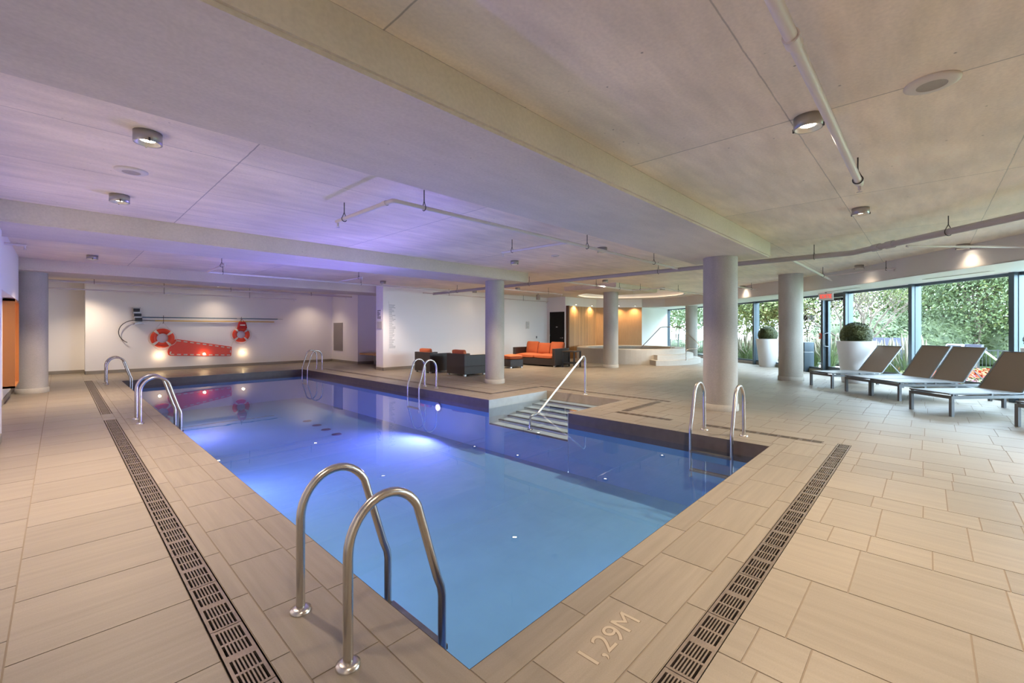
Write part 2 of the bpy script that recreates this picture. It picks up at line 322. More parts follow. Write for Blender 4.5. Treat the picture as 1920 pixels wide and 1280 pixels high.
def floor():
    G = .0036; tiles = []; used = list(EXC)
    def zone(z, pat, grain):
        x0, x1, y0, y1 = z; rects = []
        kind = pat[0]
        if kind == 'y':       # columns at given x, tiles of length L along y
            xs = [x0]+[x for x in pat[1] if x0 < x < x1]+[x1]
            for i in range(len(xs)-1):
                y = y0-(pat[2]*(.37*i % 1)) if len(xs) > 2 else y0-.1
                while y < y1: rects.append((xs[i], xs[i+1], max(y, y0), min(y+pat[2], y1))); y += pat[2]
        elif kind == 'x':
            ys = [y0]+[y for y in pat[1] if y0 < y < y1]+[y1]
            for i in range(len(ys)-1):
                x = x0-(pat[2]*(.37*i % 1))
                while x < x1: rects.append((max(x, x0), min(x+pat[2], x1), ys[i], ys[i+1])); x += pat[2]
        else:                 # ashlar: rows run along y, widths along x
            x = x0; i = 0; ws = pat[1]
            while x < x1:
                w = ws[i % len(ws)]; i += 1; y = y0-random.random()*.6
                while y < y1:
                    L = random.choice((.32, .32, .40, .63, .47) if w > .5 else (.21, .31, .42, .52, .31))
                    rects.append((x, min(x+w, x1), max(y, y0), min(y+L, y1))); y += L
                x += w
        for r in rects:
            if r[1]-r[0] < .01 or r[3]-r[2] < .01: continue
            t = random.random(); g = grain if grain is not None else 1
            for q in subtract([(r[0]+G, r[1]-G, r[2]+G, r[3]-G)], used):
                if q[1]-q[0] > .006 and q[3]-q[2] > .006: tiles.append((q, t, g))
        used.append(z)
    px0, px1, py0, py1 = POOL
    zone((px0-.18, px0, py0-.16, py1+.18), ('y', [], .63), 1)
    zone((px0, px1+.18, py0-.16, py0), ('x', [], .632), 0)
    zone((px1, px1+.18, py0, ALC[2]), ('y', [], .63), 1)
    zone((px1+.18, ALC[1]+.18, ALC[2]-.18, ALC[2]), ('x', [], .63), 0)
    zone((ALC[1], ALC[1]+.18, ALC[2], ALC[3]+.18), ('y', [], .63), 1)
    zone((px1, ALC[1], ALC[3], ALC[3]+.18), ('x', [], .63), 0)
    zone((px1, px1+.18, ALC[3]+.18, py1+.18), ('y', [], .63), 1)
    zone((px0, px1, py1, py1+.18), ('x', [], .63), 0)
    zone((.635, px0-.18, .82, 17.0), ('y', [.722], .625), 1)
    zone((px0-.18, 6.68, .82, py0-.16), ('x', [.925], .636), 0)
    zone((px1+.18, 6.68, .9, 4.3), ('y', [], .63), 1)
    zone((-.90, .49, -5.1, 20.3), ('y', [-.165], .63), 0)
    zone((.49, .80, -5.1, .82), ('y', [], .63), 0)
    ws = [.64, .63, .31, .64, .31, .65, .33, .33, .33, .63]
    zone((2.36-2.52, 26, -5.1, 20.3), ('a', [.63, .31, .64, .63, .31]+ws), 1)
    me = bpy.data.meshes.new('floor'); vs = []; fs = []; tint = []; gr = []; mi = []
    for (x0, x1, y0, y1), t, g in tiles:
        k = len(vs); vs += [(x0, y0, 0), (x1, y0, 0), (x1, y1, 0), (x0, y1, 0), (x0, y0, -.004), (x1, y0, -.004), (x1, y1, -.004), (x0, y1, -.004)]
        for f in ((0, 1, 2, 3), (0, 4, 5, 1), (1, 5, 6, 2), (2, 6, 7, 3), (3, 7, 4, 0)):
            fs.append(tuple(k+i for i in f)); tint.append(t); gr.append(g); mi.append(0)
    for x0, x1, y0, y1 in subtract([(-.95, 25.5, -5.2, 20.4)], EXC):
        k = len(vs); vs += [(x0, y0, -.003), (x1, y0, -.003), (x1, y1, -.003), (x0, y1, -.003)]; fs.append((k, k+1, k+2, k+3)); tint.append(.5); gr.append(0); mi.append(1)
    me.from_pydata(vs, [], fs); me.materials.append(M['tile']); me.materials.append(M['grout'])
    me.polygons.foreach_set('material_index', mi)
    a = me.attributes.new('tint', 'FLOAT', 'FACE'); a.data.foreach_set('value', tint)
    a = me.attributes.new('grain', 'FLOAT', 'FACE'); a.data.foreach_set('value', gr)
    clip_out(me)
    o = bpy.data.objects.new('floor', me); C.objects.link(o); o['kind'] = 'structure'
floor()

# drain channels and their grates
b = MB()
for _, x0, x1, y0, y1 in DRAINS:
    b.add([(x, y, z) for z in (-.09, -.0005) for y in (y0-.004, y1+.004) for x in (x0-.004, x1+.004)], [(0, 1, 3, 2), (0, 4, 5, 1), (2, 3, 7, 6), (0, 2, 6, 4), (1, 5, 7, 3)])
b.build('trim_1', M['channel'], kind='structure')
def grate(L, W=.130):
    b = MB(); z0, z1 = -.018, -.001; n = 7
    b.box(-W/2, -W/2+.014, 0, L, z0, z1); b.box(W/2-.014, W/2, 0, L, z0, z1)
    g = (W-.028)/n
    for i in range(1, n): b.box(-W/2+.014+g*i-.0035, -W/2+.014+g*i+.0035, .01, L-.01, z0, z1)
    for k in range(5):
        y = (L-.016)*k/4; w = .03 if k == 2 else (.014 if k in (0, 4) else .010)
        b.box(-W/2+.012, W/2-.012, max(0, y-(w/2 if k else 0)), min(L, y+w), z0+.001, z1-.0005)
    return b
gr_protos = {}
names = {'L': ('slotted metal drain grate section in the long line left of the pool', 'grates left of the pool'),
         'N': ('slotted metal drain grate section in the line along the near end of the pool', 'grates at the near end of the pool'),
         'R': ('slotted metal drain grate section in the lines right of the pool', 'grates right of the pool'),
         'C': ('slotted metal drain grate section crossing beside the recessed pool steps', 'grates beside the pool steps')}
for side, x0, x1, y0, y1 in DRAINS:
    alongx = (x1-x0) > (y1-y0); L = max(x1-x0, y1-y0); n = max(1, round(L/.5)); q = L/n
    for i in range(n):
        if side == 'L' and y0+q*(i+1) < .9: continue
        if side == 'N' and x0+q*(i+1) < 1.5: continue
        key = round(q, 3)
        if key not in gr_protos:
            o = grate(q-.004).build('drain_grate', M['grate']); gr_protos[key] = o.data
        else:
            o = bpy.data.objects.new('drain_grate', gr_protos[key]); C.objects.link(o)
        if alongx: o.location = (x0+q*i+.002, (y0+y1)/2, 0); o.rotation_euler = (0, 0, -PI/2)
        else: o.location = ((x0+x1)/2, y0+q*i+.002, 0)
        tag(o, names[side][0], 'drain grate', names[side][1])

# ---------------------------------------------------------------- pool shell and water
ZF = -1.02
def pool_shell():
    x0, x1, y0, y1 = POOL; a0, a1, b0, b1 = ALC
    out = [(x0, y0), (x1, y0), (x1, b0), (a1, b0), (a1, b1), (x1, b1), (x1, y1), (x0, y1)]
    top = MB(); low = MB()
    for i in range(8):
        (xa, ya), (xb, yb) = out[i], out[(i+1) % 8]
        for mb, z0, z1 in ((top, -.26, -.0002), (low, ZF, -.26)):
            mb.add([(xa, ya, z0), (xb, yb, z0), (xb, yb, z1), (xa, ya, z1)], [(0, 3, 2, 1)])
    low.add([(x1-.005, b0, ZF), (x1-.005, b1, ZF), (x1-.005, b1, -.50), (x1-.005, b0, -.50)], [(0, 3, 2, 1)])
    low.add([(x0, y0, ZF), (x1, y0, ZF), (x1, y1, ZF), (x0, y1, ZF)], [(0, 1, 2, 3)])
    top.build('wall_pool_waterline', M['band'], kind='structure'); low.build('floor_pool', M['basin'], kind='structure')
    # pale tiled cheeks of the step recess
    ch = MB(); ch.box(a0+.0, a1-.001, b1-.012, b1-.001, -.55, -.002); ch.box(a0, a1-.001, b0+.001, b0+.012, -.55, -.002)
    ch.build('wall_step_recess', M['stepm'], kind='structure')
    bk = MB(); bk.box(a1-.012, a1-.001, b0+.012, b1-.012, -.55, -.002); bk.build('wall_step_back', mat('step_back_tile', (.34, .27, .19), .45, var=.1, scale=8), kind='structure')
    n = 7; st = MB(); ns = MB(); d = (a1-.0-a0)/n
    for i in range(n):
        xr = a1-d*i; z = -.195-.047*i
        st.box(xr-d, xr-.012, b0+.012, b1-.012, ZF, z)
        ns.box(xr-d-.003, xr-d+.045, b0+.012, b1-.012, z-.016, z+.003)
    st.build('trim_2', M['stepm'], kind='structure'); ns.build('trim_3', M['nose'], kind='structure')
pool_shell()
w = MB(); x0, x1, y0, y1 = POOL; a0, a1, b0, b1 = ALC
w.add([(x0, y0, ZW), (x1, y0, ZW), (x1, b0+.013, ZW), (a1-.013, b0+.013, ZW), (a1-.013, b1-.013, ZW), (x1, b1-.013, ZW), (x1, y1, ZW), (x0, y1, ZW)], [tuple(range(8))])
o = w.build('pool_water', M['water']); tag(o, 'still blue water filling the swimming pool and its step recess', 'water'); o['kind'] = 'stuff'
# floor drains and underwater lamps
for i, (x, y) in enumerate(((4.60, 12.0), (4.57, 11.3), (4.53, 10.65), (4.50, 10.0))):
    d = MB(); d.lathe([(.0, .012), (.10, .012), (.115, .0)], 24)
    for k in range(6): d.bar((-.08+.032*k, -.06, .015), (-.08+.032*k, .06, .015), .008, .006)
    o = d.build('floor_drain', M['skim'], loc=(x, y, ZF)); tag(o, 'dark round drain cover on the pool floor, '+('farthest', 'second farthest', 'second nearest', 'nearest')[i]+' of the row of four', 'drain cover', 'round drain covers on the pool floor')
def pool_lamp(x, y, z, rz, label, col, power, hot=True):
    t = thing('pool_lamp', label, 'underwater lamp', (x, y, z), rz)
    r = MB(); r.tube([(0, 0, 0), (.03, 0, 0)], .11, 28); r.build('lamp_rim', M['steel'], t)
    e = MB(); e.tube([(.03, 0, 0), (.042, 0, 0)], .07, 24); e.build('lamp_lens', M['poolamp'] if hot else mat('lens_blue', (.5, .7, 1), .3, emis=(.25, .5, 1), es=4), t)
    ld = bpy.data.lights.new('pool_light', 'SPOT'); ld.spot_size = math.radians(164); ld.spot_blend = .6; ld.energy = power; ld.color = col; ld.shadow_soft_size = .09
    l = bpy.data.objects.new('pool_light', ld); C.objects.link(l); l.parent = t; l.location = (.08, 0, 0); l.rotation_euler = (0, -PI/2, 0)
PV = (.40, .26, 1.0); PB = (.16, .45, 1.0)
pool_lamp(6.07, 8.15, -.36, PI, 'bright violet underwater lamp on the right pool wall beside the middle ladder', PV, 640)
pool_lamp(1.21, 11.9, -.45, 0, 'underwater lamp on the left pool wall toward the far end', PV, 330)
pool_lamp(1.21, 3.9, -.5, 0, 'underwater lamp on the left pool wall near the closest ladder', PB, 18, False)
pool_lamp(1.21, 7.4, -.5, 0, 'underwater lamp on the left pool wall between two ladders', (.32, .26, 1), 210, False)
pool_lamp(3.7, 1.41, -.5, PI/2, 'underwater lamp in the near end wall of the pool', PB, 12, False)

# ---------------------------------------------------------------- walls
def wall(name, p0, p1, z0=0, z1=ZC, m=None, t=.16, kind='structure', parent=None):
    (xa, ya), (xb, yb) = p0, p1; L = math.hypot(xb-xa, yb-ya); nx, ny = (yb-ya)/L, -(xb-xa)/L
    b = MB(); b.prism([(xa, ya), (xa+nx*t, ya+ny*t), (xb+nx*t, yb+ny*t), (xb, yb)], z0, z1)
    return b.build(name, m or M['white'], parent, kind)
wall('wall_near', (-.75, -5), (9, -5)); wall('wall_left_near', (-.52, 8.6), (-.52, -5))
b = MB(); b.box(-.95, -.52, 8.6, 8.76, 0, ZC); b.build('wall_left_return', M['white'], kind='structure')
LW = [(20.95, 10.72), (19.5, 12.55), (16.8, 12.55)]
wall('wall_right_far', (24.3, 10.8), (20.95, 10.72)); wall('wall_door', (16.8, 12.55), (16.8, 13.68)); wall('wall_lounge', (16.8, 13.68), (9.4, 13.68))
b = MB(); b.box(7.8, 9.4, 13.68, 14.16, 0, ZC); b.build('wall_pier', M['white'], kind='structure')
wall('wall_recess_back', (9.5, 14.16), (9.5, 16.92)); b = MB(); b.box(8.5, 9.66, 16.92, 19.36, 0, ZC); b.build('wall_return', M['white'], kind='structure')
wall('wall_far', (8.5, 19.36), (.58, 19.36), t=.74); wall('wall_far_recess', (.58, 20.1), (-.75, 20.1)); wall('wall_left', (-.75, 20.1), (-.75, 8.76), z1=ZC)
# left wall bulkhead, and the recess lit in wood behind the pillar
b = MB(); b.box(-.75, -.60, 8.76, 14.05, 2.05, ZC); b.build('wall_left_bulkhead', M['white'], kind='structure')
# baseboards
def baseboard(name, pts):
    b = MB()
    for (xa, ya), (xb, yb) in zip(pts[:-1], pts[1:]):
        L = math.hypot(xb-xa, yb-ya); nx, ny = (yb-ya)/L*-.012, -(xb-xa)/L*-.012; dx, dy = (xb-xa)/L*.012, (yb-ya)/L*.012
        b.prism([(xa-dx, ya-dy), (xb+dx, yb+dy), (xb+nx+dx, yb+ny+dy), (xa+nx-dx, ya+ny-dy)][::-1], 0, .105)
    b.build(name, M['base'], kind='structure')
baseboard('baseboard_far', [(-.75, 8.76)][:0]+[(8.5, 16.93), (8.5, 19.36), (.58, 19.36)]); baseboard('baseboard_recess', [(.58, 19.36), (.58, 20.1), (-.75, 20.1), (-.75, 8.76)])
baseboard('baseboard_bench', [(9.5, 14.16), (9.5, 16.92), (8.5, 16.92)]); baseboard('baseboard_lounge', [(16.8, 12.6), (16.8, 13.68), (7.8, 13.68), (7.8, 14.16), (9.5, 14.16)])
baseboard('baseboard_left', [(-.52, 8.6), (-.52, -5), (9, -5)])
# the timber-clad curved wall behind the hot tub
wall('wall_timber', (20.95, 10.72), (19.5, 12.55), 0, ZS, M['wood']); wall('wall_timber_left', (19.5, 12.55), (16.93, 12.55), 0, ZS, M['wood'])
b = MB(); b.box(16.86, 16.93, 12.40, 12.56, 0, ZS); b.build('trim_4', mat('timber_end', (.14, .06, .025), .5), kind='structure')
wall('wall_above_timber', (20.95, 10.72), (19.5, 12.55), ZS, ZC); wall('wall_above_timber_left', (19.5, 12.55), (16.965, 12.55), ZS, ZC)

# ---------------------------------------------------------------- ceiling, beams, columns
TC = (18.2, 9.93); TR = 2.4
def ceiling():
    X0, X1, Y0, Y1 = -1, 26, -5.3, 20.5; s = 2.7; b = MB()
    for r in subtract([(X0, X1, Y0, Y1)], [(TC[0]-s, TC[0]+s, TC[1]-s, TC[1]+s)]): b.box(r[0], r[1], r[2], r[3], ZC, ZC+.25)
    n = 64
    for k in range(n):
        def pt(a):
            c, q = math.cos(a), math.sin(a); m = s/max(abs(c), abs(q)); return (TC[0]+c*m, TC[1]+q*m)
        a0, a1 = 2*PI*k/n, 2*PI*(k+1)/n
        i0, i1 = (TC[0]+TR*math.cos(a0), TC[1]+TR*math.sin(a0)), (TC[0]+TR*math.cos(a1), TC[1]+TR*math.sin(a1))
        b.add([(*i0, ZC), (*pt(a0), ZC), (*pt(a1), ZC), (*i1, ZC)], [(3, 2, 1, 0)])
    clip_out(b.build('ceiling', M['ceil'], kind='structure').data, .35)
    d = MB(); d.lathe([(TR, ZC-.001), (TR, ZC+.32), (.001, ZC+.32)], 64, (*TC, 0)); d.build('ceiling_tray', M['white'], kind='structure')
    t = thing('cove_light', 'warm hidden light strip inside the lip of the round ceiling tray over the hot tub', 'cove light', (*TC, ZC+.06))
    b = MB(); b.lathe([(TR-.01, -.03), (TR-.06, -.03), (TR-.06, -.02), (TR-.01, -.02)], 64); b.build('strip_profile', M['white'], t)
    b = MB(); b.lathe([(TR-.02, -.015), (TR-.05, -.015)], 64); b.build('light_strip', mat('cove_glow', (1, .85, .7), .4, emis=(1, .78, .55), es=2.6), t)
ceiling()
def beam(name, x0, x1, y0, y1, z=ZB):
    b = MB(); b.box(x0, x1, y0+.02, y1-.02, z, z+.03); b.box(x0, x1, y0, y1, z+.025, ZC); b.build(name, M['beam'], kind='structure')
beam('trim_5', -.9, 8.85, 2.04, 3.38); beam('trim_6', -.75, 8.97, 7.97, 9.31); beam('trim_7', -.75, 9.23, 14.2, 15.6); beam('trim_8', 12.85, 15.9, 7.5, 9.65, 2.84)
def column(x, y, r, top, label):
    t = thing('column', label, 'column', (x, y, 0))
    s = MB(); s.lathe([(r, .10), (r, top-.001)], 48); s.build('shaft', M['col'], t)
    s = MB(); s.lathe([(r+.018, 0), (r+.018, .11), (r, .112)], 48); s.build('column_base', M['col'], t)
column(8.31, 2.72, .285, ZB, 'thick round concrete column to the right of the pool, standing behind the near right ladder')
column(8.12, 8.42, .255, ZB, 'round concrete column between the pool and the wicker armchairs')
column(14.40, 2.81, .30, ZC, 'round concrete column beside the black litter bin near the glass door')
column(14.45, 8.66, .275, 2.84, 'round concrete column in front of the hot tub')
column(-.42, 14.75, .25, ZB, 'round concrete column at the far left beside the lit timber recess')
column(21.3, 8.30, .275, ZC, 'round concrete column behind the hot tub steps, against the far windows')
# window soffit: gently curving fascia with white underside
SOF = [(6.9, -5.0), (8.6, -3.35), (10.85, -1.14), (12.9, .5), (13.6, .95), (15.6, 2.75), (16.4, 3.9), (17.6, 5.3), (19.3, 6.7), (20.7, 8.3), (21.2, 9.6), (20.98, 10.7)]
b = MB(); poly = SOF+[(24.3, 10.8)]+WIN[::-1][1:]
n = len(SOF)
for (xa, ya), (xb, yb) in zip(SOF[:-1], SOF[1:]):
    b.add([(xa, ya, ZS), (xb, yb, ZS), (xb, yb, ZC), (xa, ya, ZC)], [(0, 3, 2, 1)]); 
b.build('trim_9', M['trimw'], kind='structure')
b = MB(); b.prism([SOF[0], (9.0, -5.0)]+WIN[1:]+[SOF[-1]]+SOF[::-1][1:-1], ZS, ZS+.02); b.build('ceiling_soffit', M['white'], kind='structure')
# linear air diffusers in the underside
for i, (a, c) in enumerate((((15.0, 1.35), (16.0, 2.2)), ((12.45, -.9), (13.5, .05)))):
    o = MB().bar((*a, ZS-.004), (*c, ZS-.004), .10, .006).build('air_diffuser', M['grille']); tag(o, 'slim linear air diffuser in the white soffit, '+('left of' if i == 0 else 'right of')+' the widest window', 'air diffuser')

# ---------------------------------------------------------------- window wall
def bay(i, p0, p1, door=False, m0=.10):
    (xa, ya), (xb, yb) = p0, p1; L = math.hypot(xb-xa, yb-ya); dx, dy = (xb-xa)/L, (yb-ya)/L; nx, ny = dy, -dx
    name = 'door_2' if door else 'window_%d' % i
    g = MB(); w = MB()
    def Q(s, d, z): return (xa+dx*s+nx*d, ya+dy*s+ny*d, z)
    e = .06
    g.add([Q(e, .05, .10), Q(L-e, .05, .10), Q(L-e, .05, ZS-.05), Q(e, .05, ZS-.05)], [(0, 1, 2, 3)])
    go = g.build(name, M['glass'], kind='structure')
    w.bar(Q(0, .05, .15), Q(L, .05, .15), .09, .06); w.bar(Q(0, .05, ZS-.03), Q(L, .05, ZS-.03), .09, .07)
    w.bar(Q(e/2, .05, .12), Q(e/2, .05, ZS), .06, .14, (nx, ny, 0)); w.bar(Q(L-e/2, .05, .12), Q(L-e/2, .05, ZS), .06, .14, (nx, ny, 0))
    w.build('window_frame', M['frame'], go)
    k = MB(); k.bar(Q(0, .05, .06), Q(L, .05, .06), .12, .12); k.build('window_sill', M['base'], go)
    return Q, L, go
WN = {}
for i in range(len(WIN)-1):
    if i == 5: continue
    WN[i] = bay(i+1, WIN[i], WIN[i+1])
# mullion posts between bays (slim deep fins)
for i in range(1, len(WIN)-1):
    x, y = WIN[i]; (xa, ya), (xb, yb) = WIN[i-1], WIN[i+1]; L = math.hypot(xb-xa, yb-ya); nx, ny = (yb-ya)/L, -(xb-xa)/L
    b = MB(); b.bar((x-nx*.02, y-ny*.02, 0), (x-nx*.02, y-ny*.02, ZS-.001), .10, .16, (nx, ny, 0)); o = b.build('window_mullion', M['frame'], kind='structure'); o.name = 'trim_%d' % (20+i)
# glass door (narrow bay 5)
(xa, ya), (xb, yb) = WIN[5], WIN[6]; Ld = math.hypot(xb-xa, yb-ya); dx, dy = (xb-xa)/Ld, (yb-ya)/Ld; nx, ny = dy, -dx
def Q5(s, d, z): return (xa+dx*s+nx*d, ya+dy*s+ny*d, z)
g = MB(); g.add([Q5(.10, .05, .1), Q5(Ld-.10, .05, .1), Q5(Ld-.10, .05, ZS-.15), Q5(.10, .05, ZS-.15)], [(0, 1, 2, 3)]); door = g.build('door_1', M['glass'], kind='structure')
g = MB(); g.bar(Q5(.09, .05, .02), Q5(.09, .05, ZS-.1), .10, .07, (nx, ny, 0)); g.bar(Q5(Ld-.09, .05, .02), Q5(Ld-.09, .05, ZS-.1), .10, .07, (nx, ny, 0)); g.bar(Q5(0, .05, .14), Q5(Ld, .05, .14), .07, .22); g.bar(Q5(0, .05, ZS-.07), Q5(Ld, .05, ZS-.07), .09, .13)
g.build('door_frame', M['frame'], door)
g = MB(); g.bar(Q5(.15, -.05, ZS-.20), Q5(Ld-.2, -.05, ZS-.20), .09, .08); g.build('door_closer', M['dark'], door)
hd = MB(); s = Ld-.14
hd.tube([Q5(s, .02, 1.32), Q5(s, -.10, 1.30), Q5(s, -.12, 1.24), Q5(s, -.12, .96), Q5(s, -.10, .90), Q5(s, .02, .88)], .013, 10); hd.build('door_handle', M['alu'], door)

# ---------------------------------------------------------------- black service door on the far wall
t = thing('service_door', 'black door with lever handle beside the timber wall, behind the sofa', 'door', (16.8, 13.04, 0))
b = MB(); b.box(-.03, -.001, -.44, .44, 0, 2.28); leaf = b.build('door_leaf', M['black'], t, bevel=.003)
b = MB()
for z in (.35, 1.15, 2.0): b.tube([(-.036, .43, z-.05), (-.036, .43, z+.05)], .010, 8)
b.build('hinge', M['steel'], leaf)
b = MB(); b.tube([(-.03, -.36, 1.02), (-.042, -.36, 1.02)], .028, 16); b.tube([(-.04, -.36, 1.02), (-.085, -.36, 1.02), (-.085, -.24, 1.02)], .010, 8); b.build('lever_handle', M['steel'], leaf)
b = MB(); b.box(-.033, -.03, -.05, .05, 1.53, 1.56); b.build('door_plate', M['paper'], leaf)

# ---------------------------------------------------------------- pool ladders
def ladder(label, x_edge, y0, y1, side):
    # side=+1: water is toward +x; flange stands .35 m back from the edge
    t = thing('pool_ladder', label, 'pool ladder', (x_edge, (y0+y1)/2, 0), 0 if side > 0 else PI)
    h = abs(y1-y0)/2; fb = -.35; ff = .15; r = .0215
    for s in (-1, 1):
        P = [(fb, 0), (fb, .42)]
        cx, cz, R = fb+.19, .47, .19
        pts = [(fb, 0), (fb, .1), (fb, .3), (fb, cz)]
        for k in range(1, 15):
            a = PI-(PI*.82)*k/14; pts.append((cx+R*math.cos(a), cz+R*math.sin(a)*1.18))
        pts += [(ff-.03, .19), (ff-.008, .135), (ff, .09), (ff, 0), (ff, -.55)]
        b = MB(); b.tube([(x, s*h, z) for x, z in pts], r, 16); b.build('handrail', M['steel'], t)
        b = MB(); b.lathe([(.0, .022), (.028, .022), (.05, .014), (.052, .0)], 28, (fb, s*h, 0)); b.build('floor_flange', M['steel'], t)
    for z in (-.20, -.45):
        b = MB(); b.box(ff-.04, ff+.04, -h, h, z-.014, z+.014); b.build('step', M['grate'], t, bevel=.004)
    return t
def lad(e, ya, yb, side, lab): return ladder(lab, e, ya, yb, side)
lad(1.21, 1.80, 2.33, 1, 'stainless pool ladder closest to the camera on the left pool edge')
lad(1.21, 8.71, 9.20, 1, 'stainless pool ladder midway along the left pool edge')
lad(1.21, 15.45, 15.95, 1, 'stainless pool ladder at the far end of the left pool edge')
lad(6.07, 15.42, 15.88, -1, 'stainless pool ladder in the far right corner of the pool')
lad(6.07, 8.72, 9.20, -1, 'stainless pool ladder on the right edge in front of the wicker armchairs')
lad(6.07, 1.80, 2.32, -1, 'stainless pool ladder on the right edge beside the thick column')
# handrail of the recessed steps
t = thing('step_handrail', 'single stainless handrail slanting down over the recessed pool steps', 'handrail', (8.08, 5.49, 0))
pts = [(0, 0, 0), (0, 0, .2), (0, 0, .60), (0, 0, .74)]+[(-.075+.075*math.cos(a), 0, .74+.11*math.sin(a)) for a in [PI*.8*k/8 for k in range(1, 9)]]+[(-1.50, 0, -.12), (-1.60, 0, -.19), (-1.70, 0, -.21), (-1.80, 0, -.215), (-1.84, 0, -.25), (-1.85, 0, -.46)]
b = MB(); b.tube(pts, .02, 14); b.build('rail', M['steel'], t)
b = MB(); b.lathe([(0, .02), (.03, .02), (.05, .012), (.052, 0)], 24); b.build('floor_flange', M['steel'], t)
b = MB(); b.lathe([(0, .02), (.03, .02), (.05, .012), (.052, 0)], 24, (-1.85, 0, -.477)); b.build('underwater_flange', M['steel'], t)

# ---------------------------------------------------------------- lamps
def lamp_proto(hgt=.085, r=.092):
    t = thing('ceiling_light', 'x', 'ceiling light', (0, 0, ZC))
    b = MB(); b.lathe([(.0, 0), (r, 0), (r, -hgt), (r*.88, -hgt), (r*.80, -hgt+.03), (.0, -hgt+.03)], 32); hs = b.build('lamp_housing', M['lampb'], t)
    b = MB(); b.lathe([(r*.52, -hgt+.024), (.0, -hgt+.018)], 24); b.build('lamp_lens', M['lampe'], hs)
    for s in (-1, 1):
        b = MB(); b.box(-.006, .006, s*r-.006, s*r+.006, -hgt-.006, -hgt+.02); b.build('clip', M['rod'], hs)
    return t
def spot(parent, power, z, size=PI*.66, col=WARM, blend=1.0):
    ld = bpy.data.lights.new('lamp_light', 'SPOT'); ld.energy = power*LAMP; ld.color = col; ld.spot_size = size; ld.spot_blend = blend; ld.shadow_soft_size = .05
    l = bpy.data.objects.new('lamp_light', ld); C.objects.link(l); l.parent = parent; l.location = (0, 0, z); return l
lights = [(.485, 4.45, 'round surface downlight above the left walkway, closest of that row'), (.485, 6.76, 'round surface downlight above the left walkway, second of that row'),
          (.485, 12.7, 'round surface downlight above the left walkway beyond the second beam'), (3.79, .63, 'large round downlight next to the overhead white sprinkler pipe'),
          (7.12, .62, 'round downlight on the right ceiling between the near column and the white pipe end'), (7.165, 4.48, 'small round downlight just beyond the end of the long white sprinkler pipe'),
          (7.165, 6.78, 'small round downlight left of the small white ceiling disc'), (11.6, 13.2, 'small downlight left of the second column near the lounge wall'), (11.9, 11.1, 'small downlight above the ottoman'),
          (11.95, 7.36, 'small downlight over the grey overhead pipe beside the drop panel'), (15.65, 7.18, 'small downlight hanging before the round ceiling tray'),
          (13.47, 1.2, 'small downlight between the column and the window soffit'), (11.46, -.47, 'small downlight behind the thin white pipe at the upper right'), (17.0, 4.8, 'small downlight near the soffit between the two right columns'),
          (15.1, 2.95, 'small downlight hidden behind the round column by the litter bin'), (7.24, 12.7, 'small dark downlight above the armchairs near the third beam'), (3.79, -2.8, 'downlight behind the viewpoint'), (7.12, -2.8, 'downlight behind the viewpoint on the right'), (.485, .4, 'downlight over the near left walkway')]
p0 = lamp_proto()
first = True
POW = {(11.9, 11.1): 950, (3.79, .63): 820, (7.12, .62): 560, (11.95, 7.36): 750, (15.65, 7.18): 650, (11.46, -.47): 34, (13.47, 1.2): 34, (15.1, 2.95): 34, (17.0, 4.8): 40, (7.24, 12.7): 520, (11.6, 13.2): 12}
made = []
for x, y, lab in lights:
    if first: t = p0; t.location = (x, y, ZC); t['label'] = lab; first = False
    else: t = dup(p0, (x, y, ZC), 0, lab)
    made.append((t, x, y))
for t, x, y in made: spot(t, POW.get((x, y), (580 if y < 5 else 820) if x < 1 else 560), -.10)
# small recessed spots near the far wall
for i, (x, y, lab) in enumerate(((.52, 18.5, 'left recessed spotlight before the far wall'), (4.03, 18.7, 'middle recessed spotlight before the far wall'), (7.45, 18.55, 'right recessed spotlight before the far wall'))):
    t = thing('recessed_spotlight', lab, 'spotlight', (x, y, ZC))
    b = MB(); b.lathe([(.055, 0), (.075, -.004), (.078, 0)], 24); b.build('trim_ring', M['silver'], t)
    b = MB(); b.lathe([(.054, -.002), (0, -.001)], 20); b.build('lamp_lens', M['lampe'], t); spot(t, (430, 110, 140)[i], -.02)
# pendant can over the sofa corner
t = thing('pendant_downlight', 'short cylindrical pendant downlight near the black door', 'ceiling light', (14.5, 12.3, ZC))
b = MB(); b.tube([(0, 0, 0), (0, 0, -.06)], .012, 8); b.build('stem', M['rod'], t); b = MB(); b.lathe([(0, -.06), (.09, -.06), (.09, -.27), (.075, -.27), (.07, -.25), (0, -.25)], 24); b.build('lamp_housing', M['lampb'], t)
b = MB(); b.lathe([(.068, -.252), (0, -.255)], 20); b.build('lamp_lens', M['lampe'], t); spot(t, 160, -.30)
# soffit washers and timber wall washers
def washer(x, y, z, lab, up, power=90):
    t = thing('wall_washer', lab, 'wall light', (x, y, z))
    b = MB(); b.lathe([(0, 0), (.05, 0), (.05, .03), (.04, .035), (0, .03)] if up else [(0, 0), (.05, 0), (.05, -.03), (.04, -.035), (0, -.03)], 20); b.build('lamp_housing', M['silver'], t)
    b = MB(); b.lathe([(.036, .034 if up else -.034), (0, .036 if up else -.036)], 16); b.build('lamp_lens', M['lampe'], t)
    l = spot(t, power, .05 if up else -.05, PI*.8, (1, .66, .36), .8)
    if up: l.rotation_euler = (PI, 0, 0)
for k, f in enumerate((.12, .45, .8)):
    x = 19.35+(20.95-19.35)*f; y = 12.38+(10.62-12.38)*f
    if k == 0: continue
    washer(x-.10, y-.10, ZS+.10, 'small amber wall washer at the top of the timber wall, '+('left' if k == 1 else 'right')+' of the pair', False, 130)
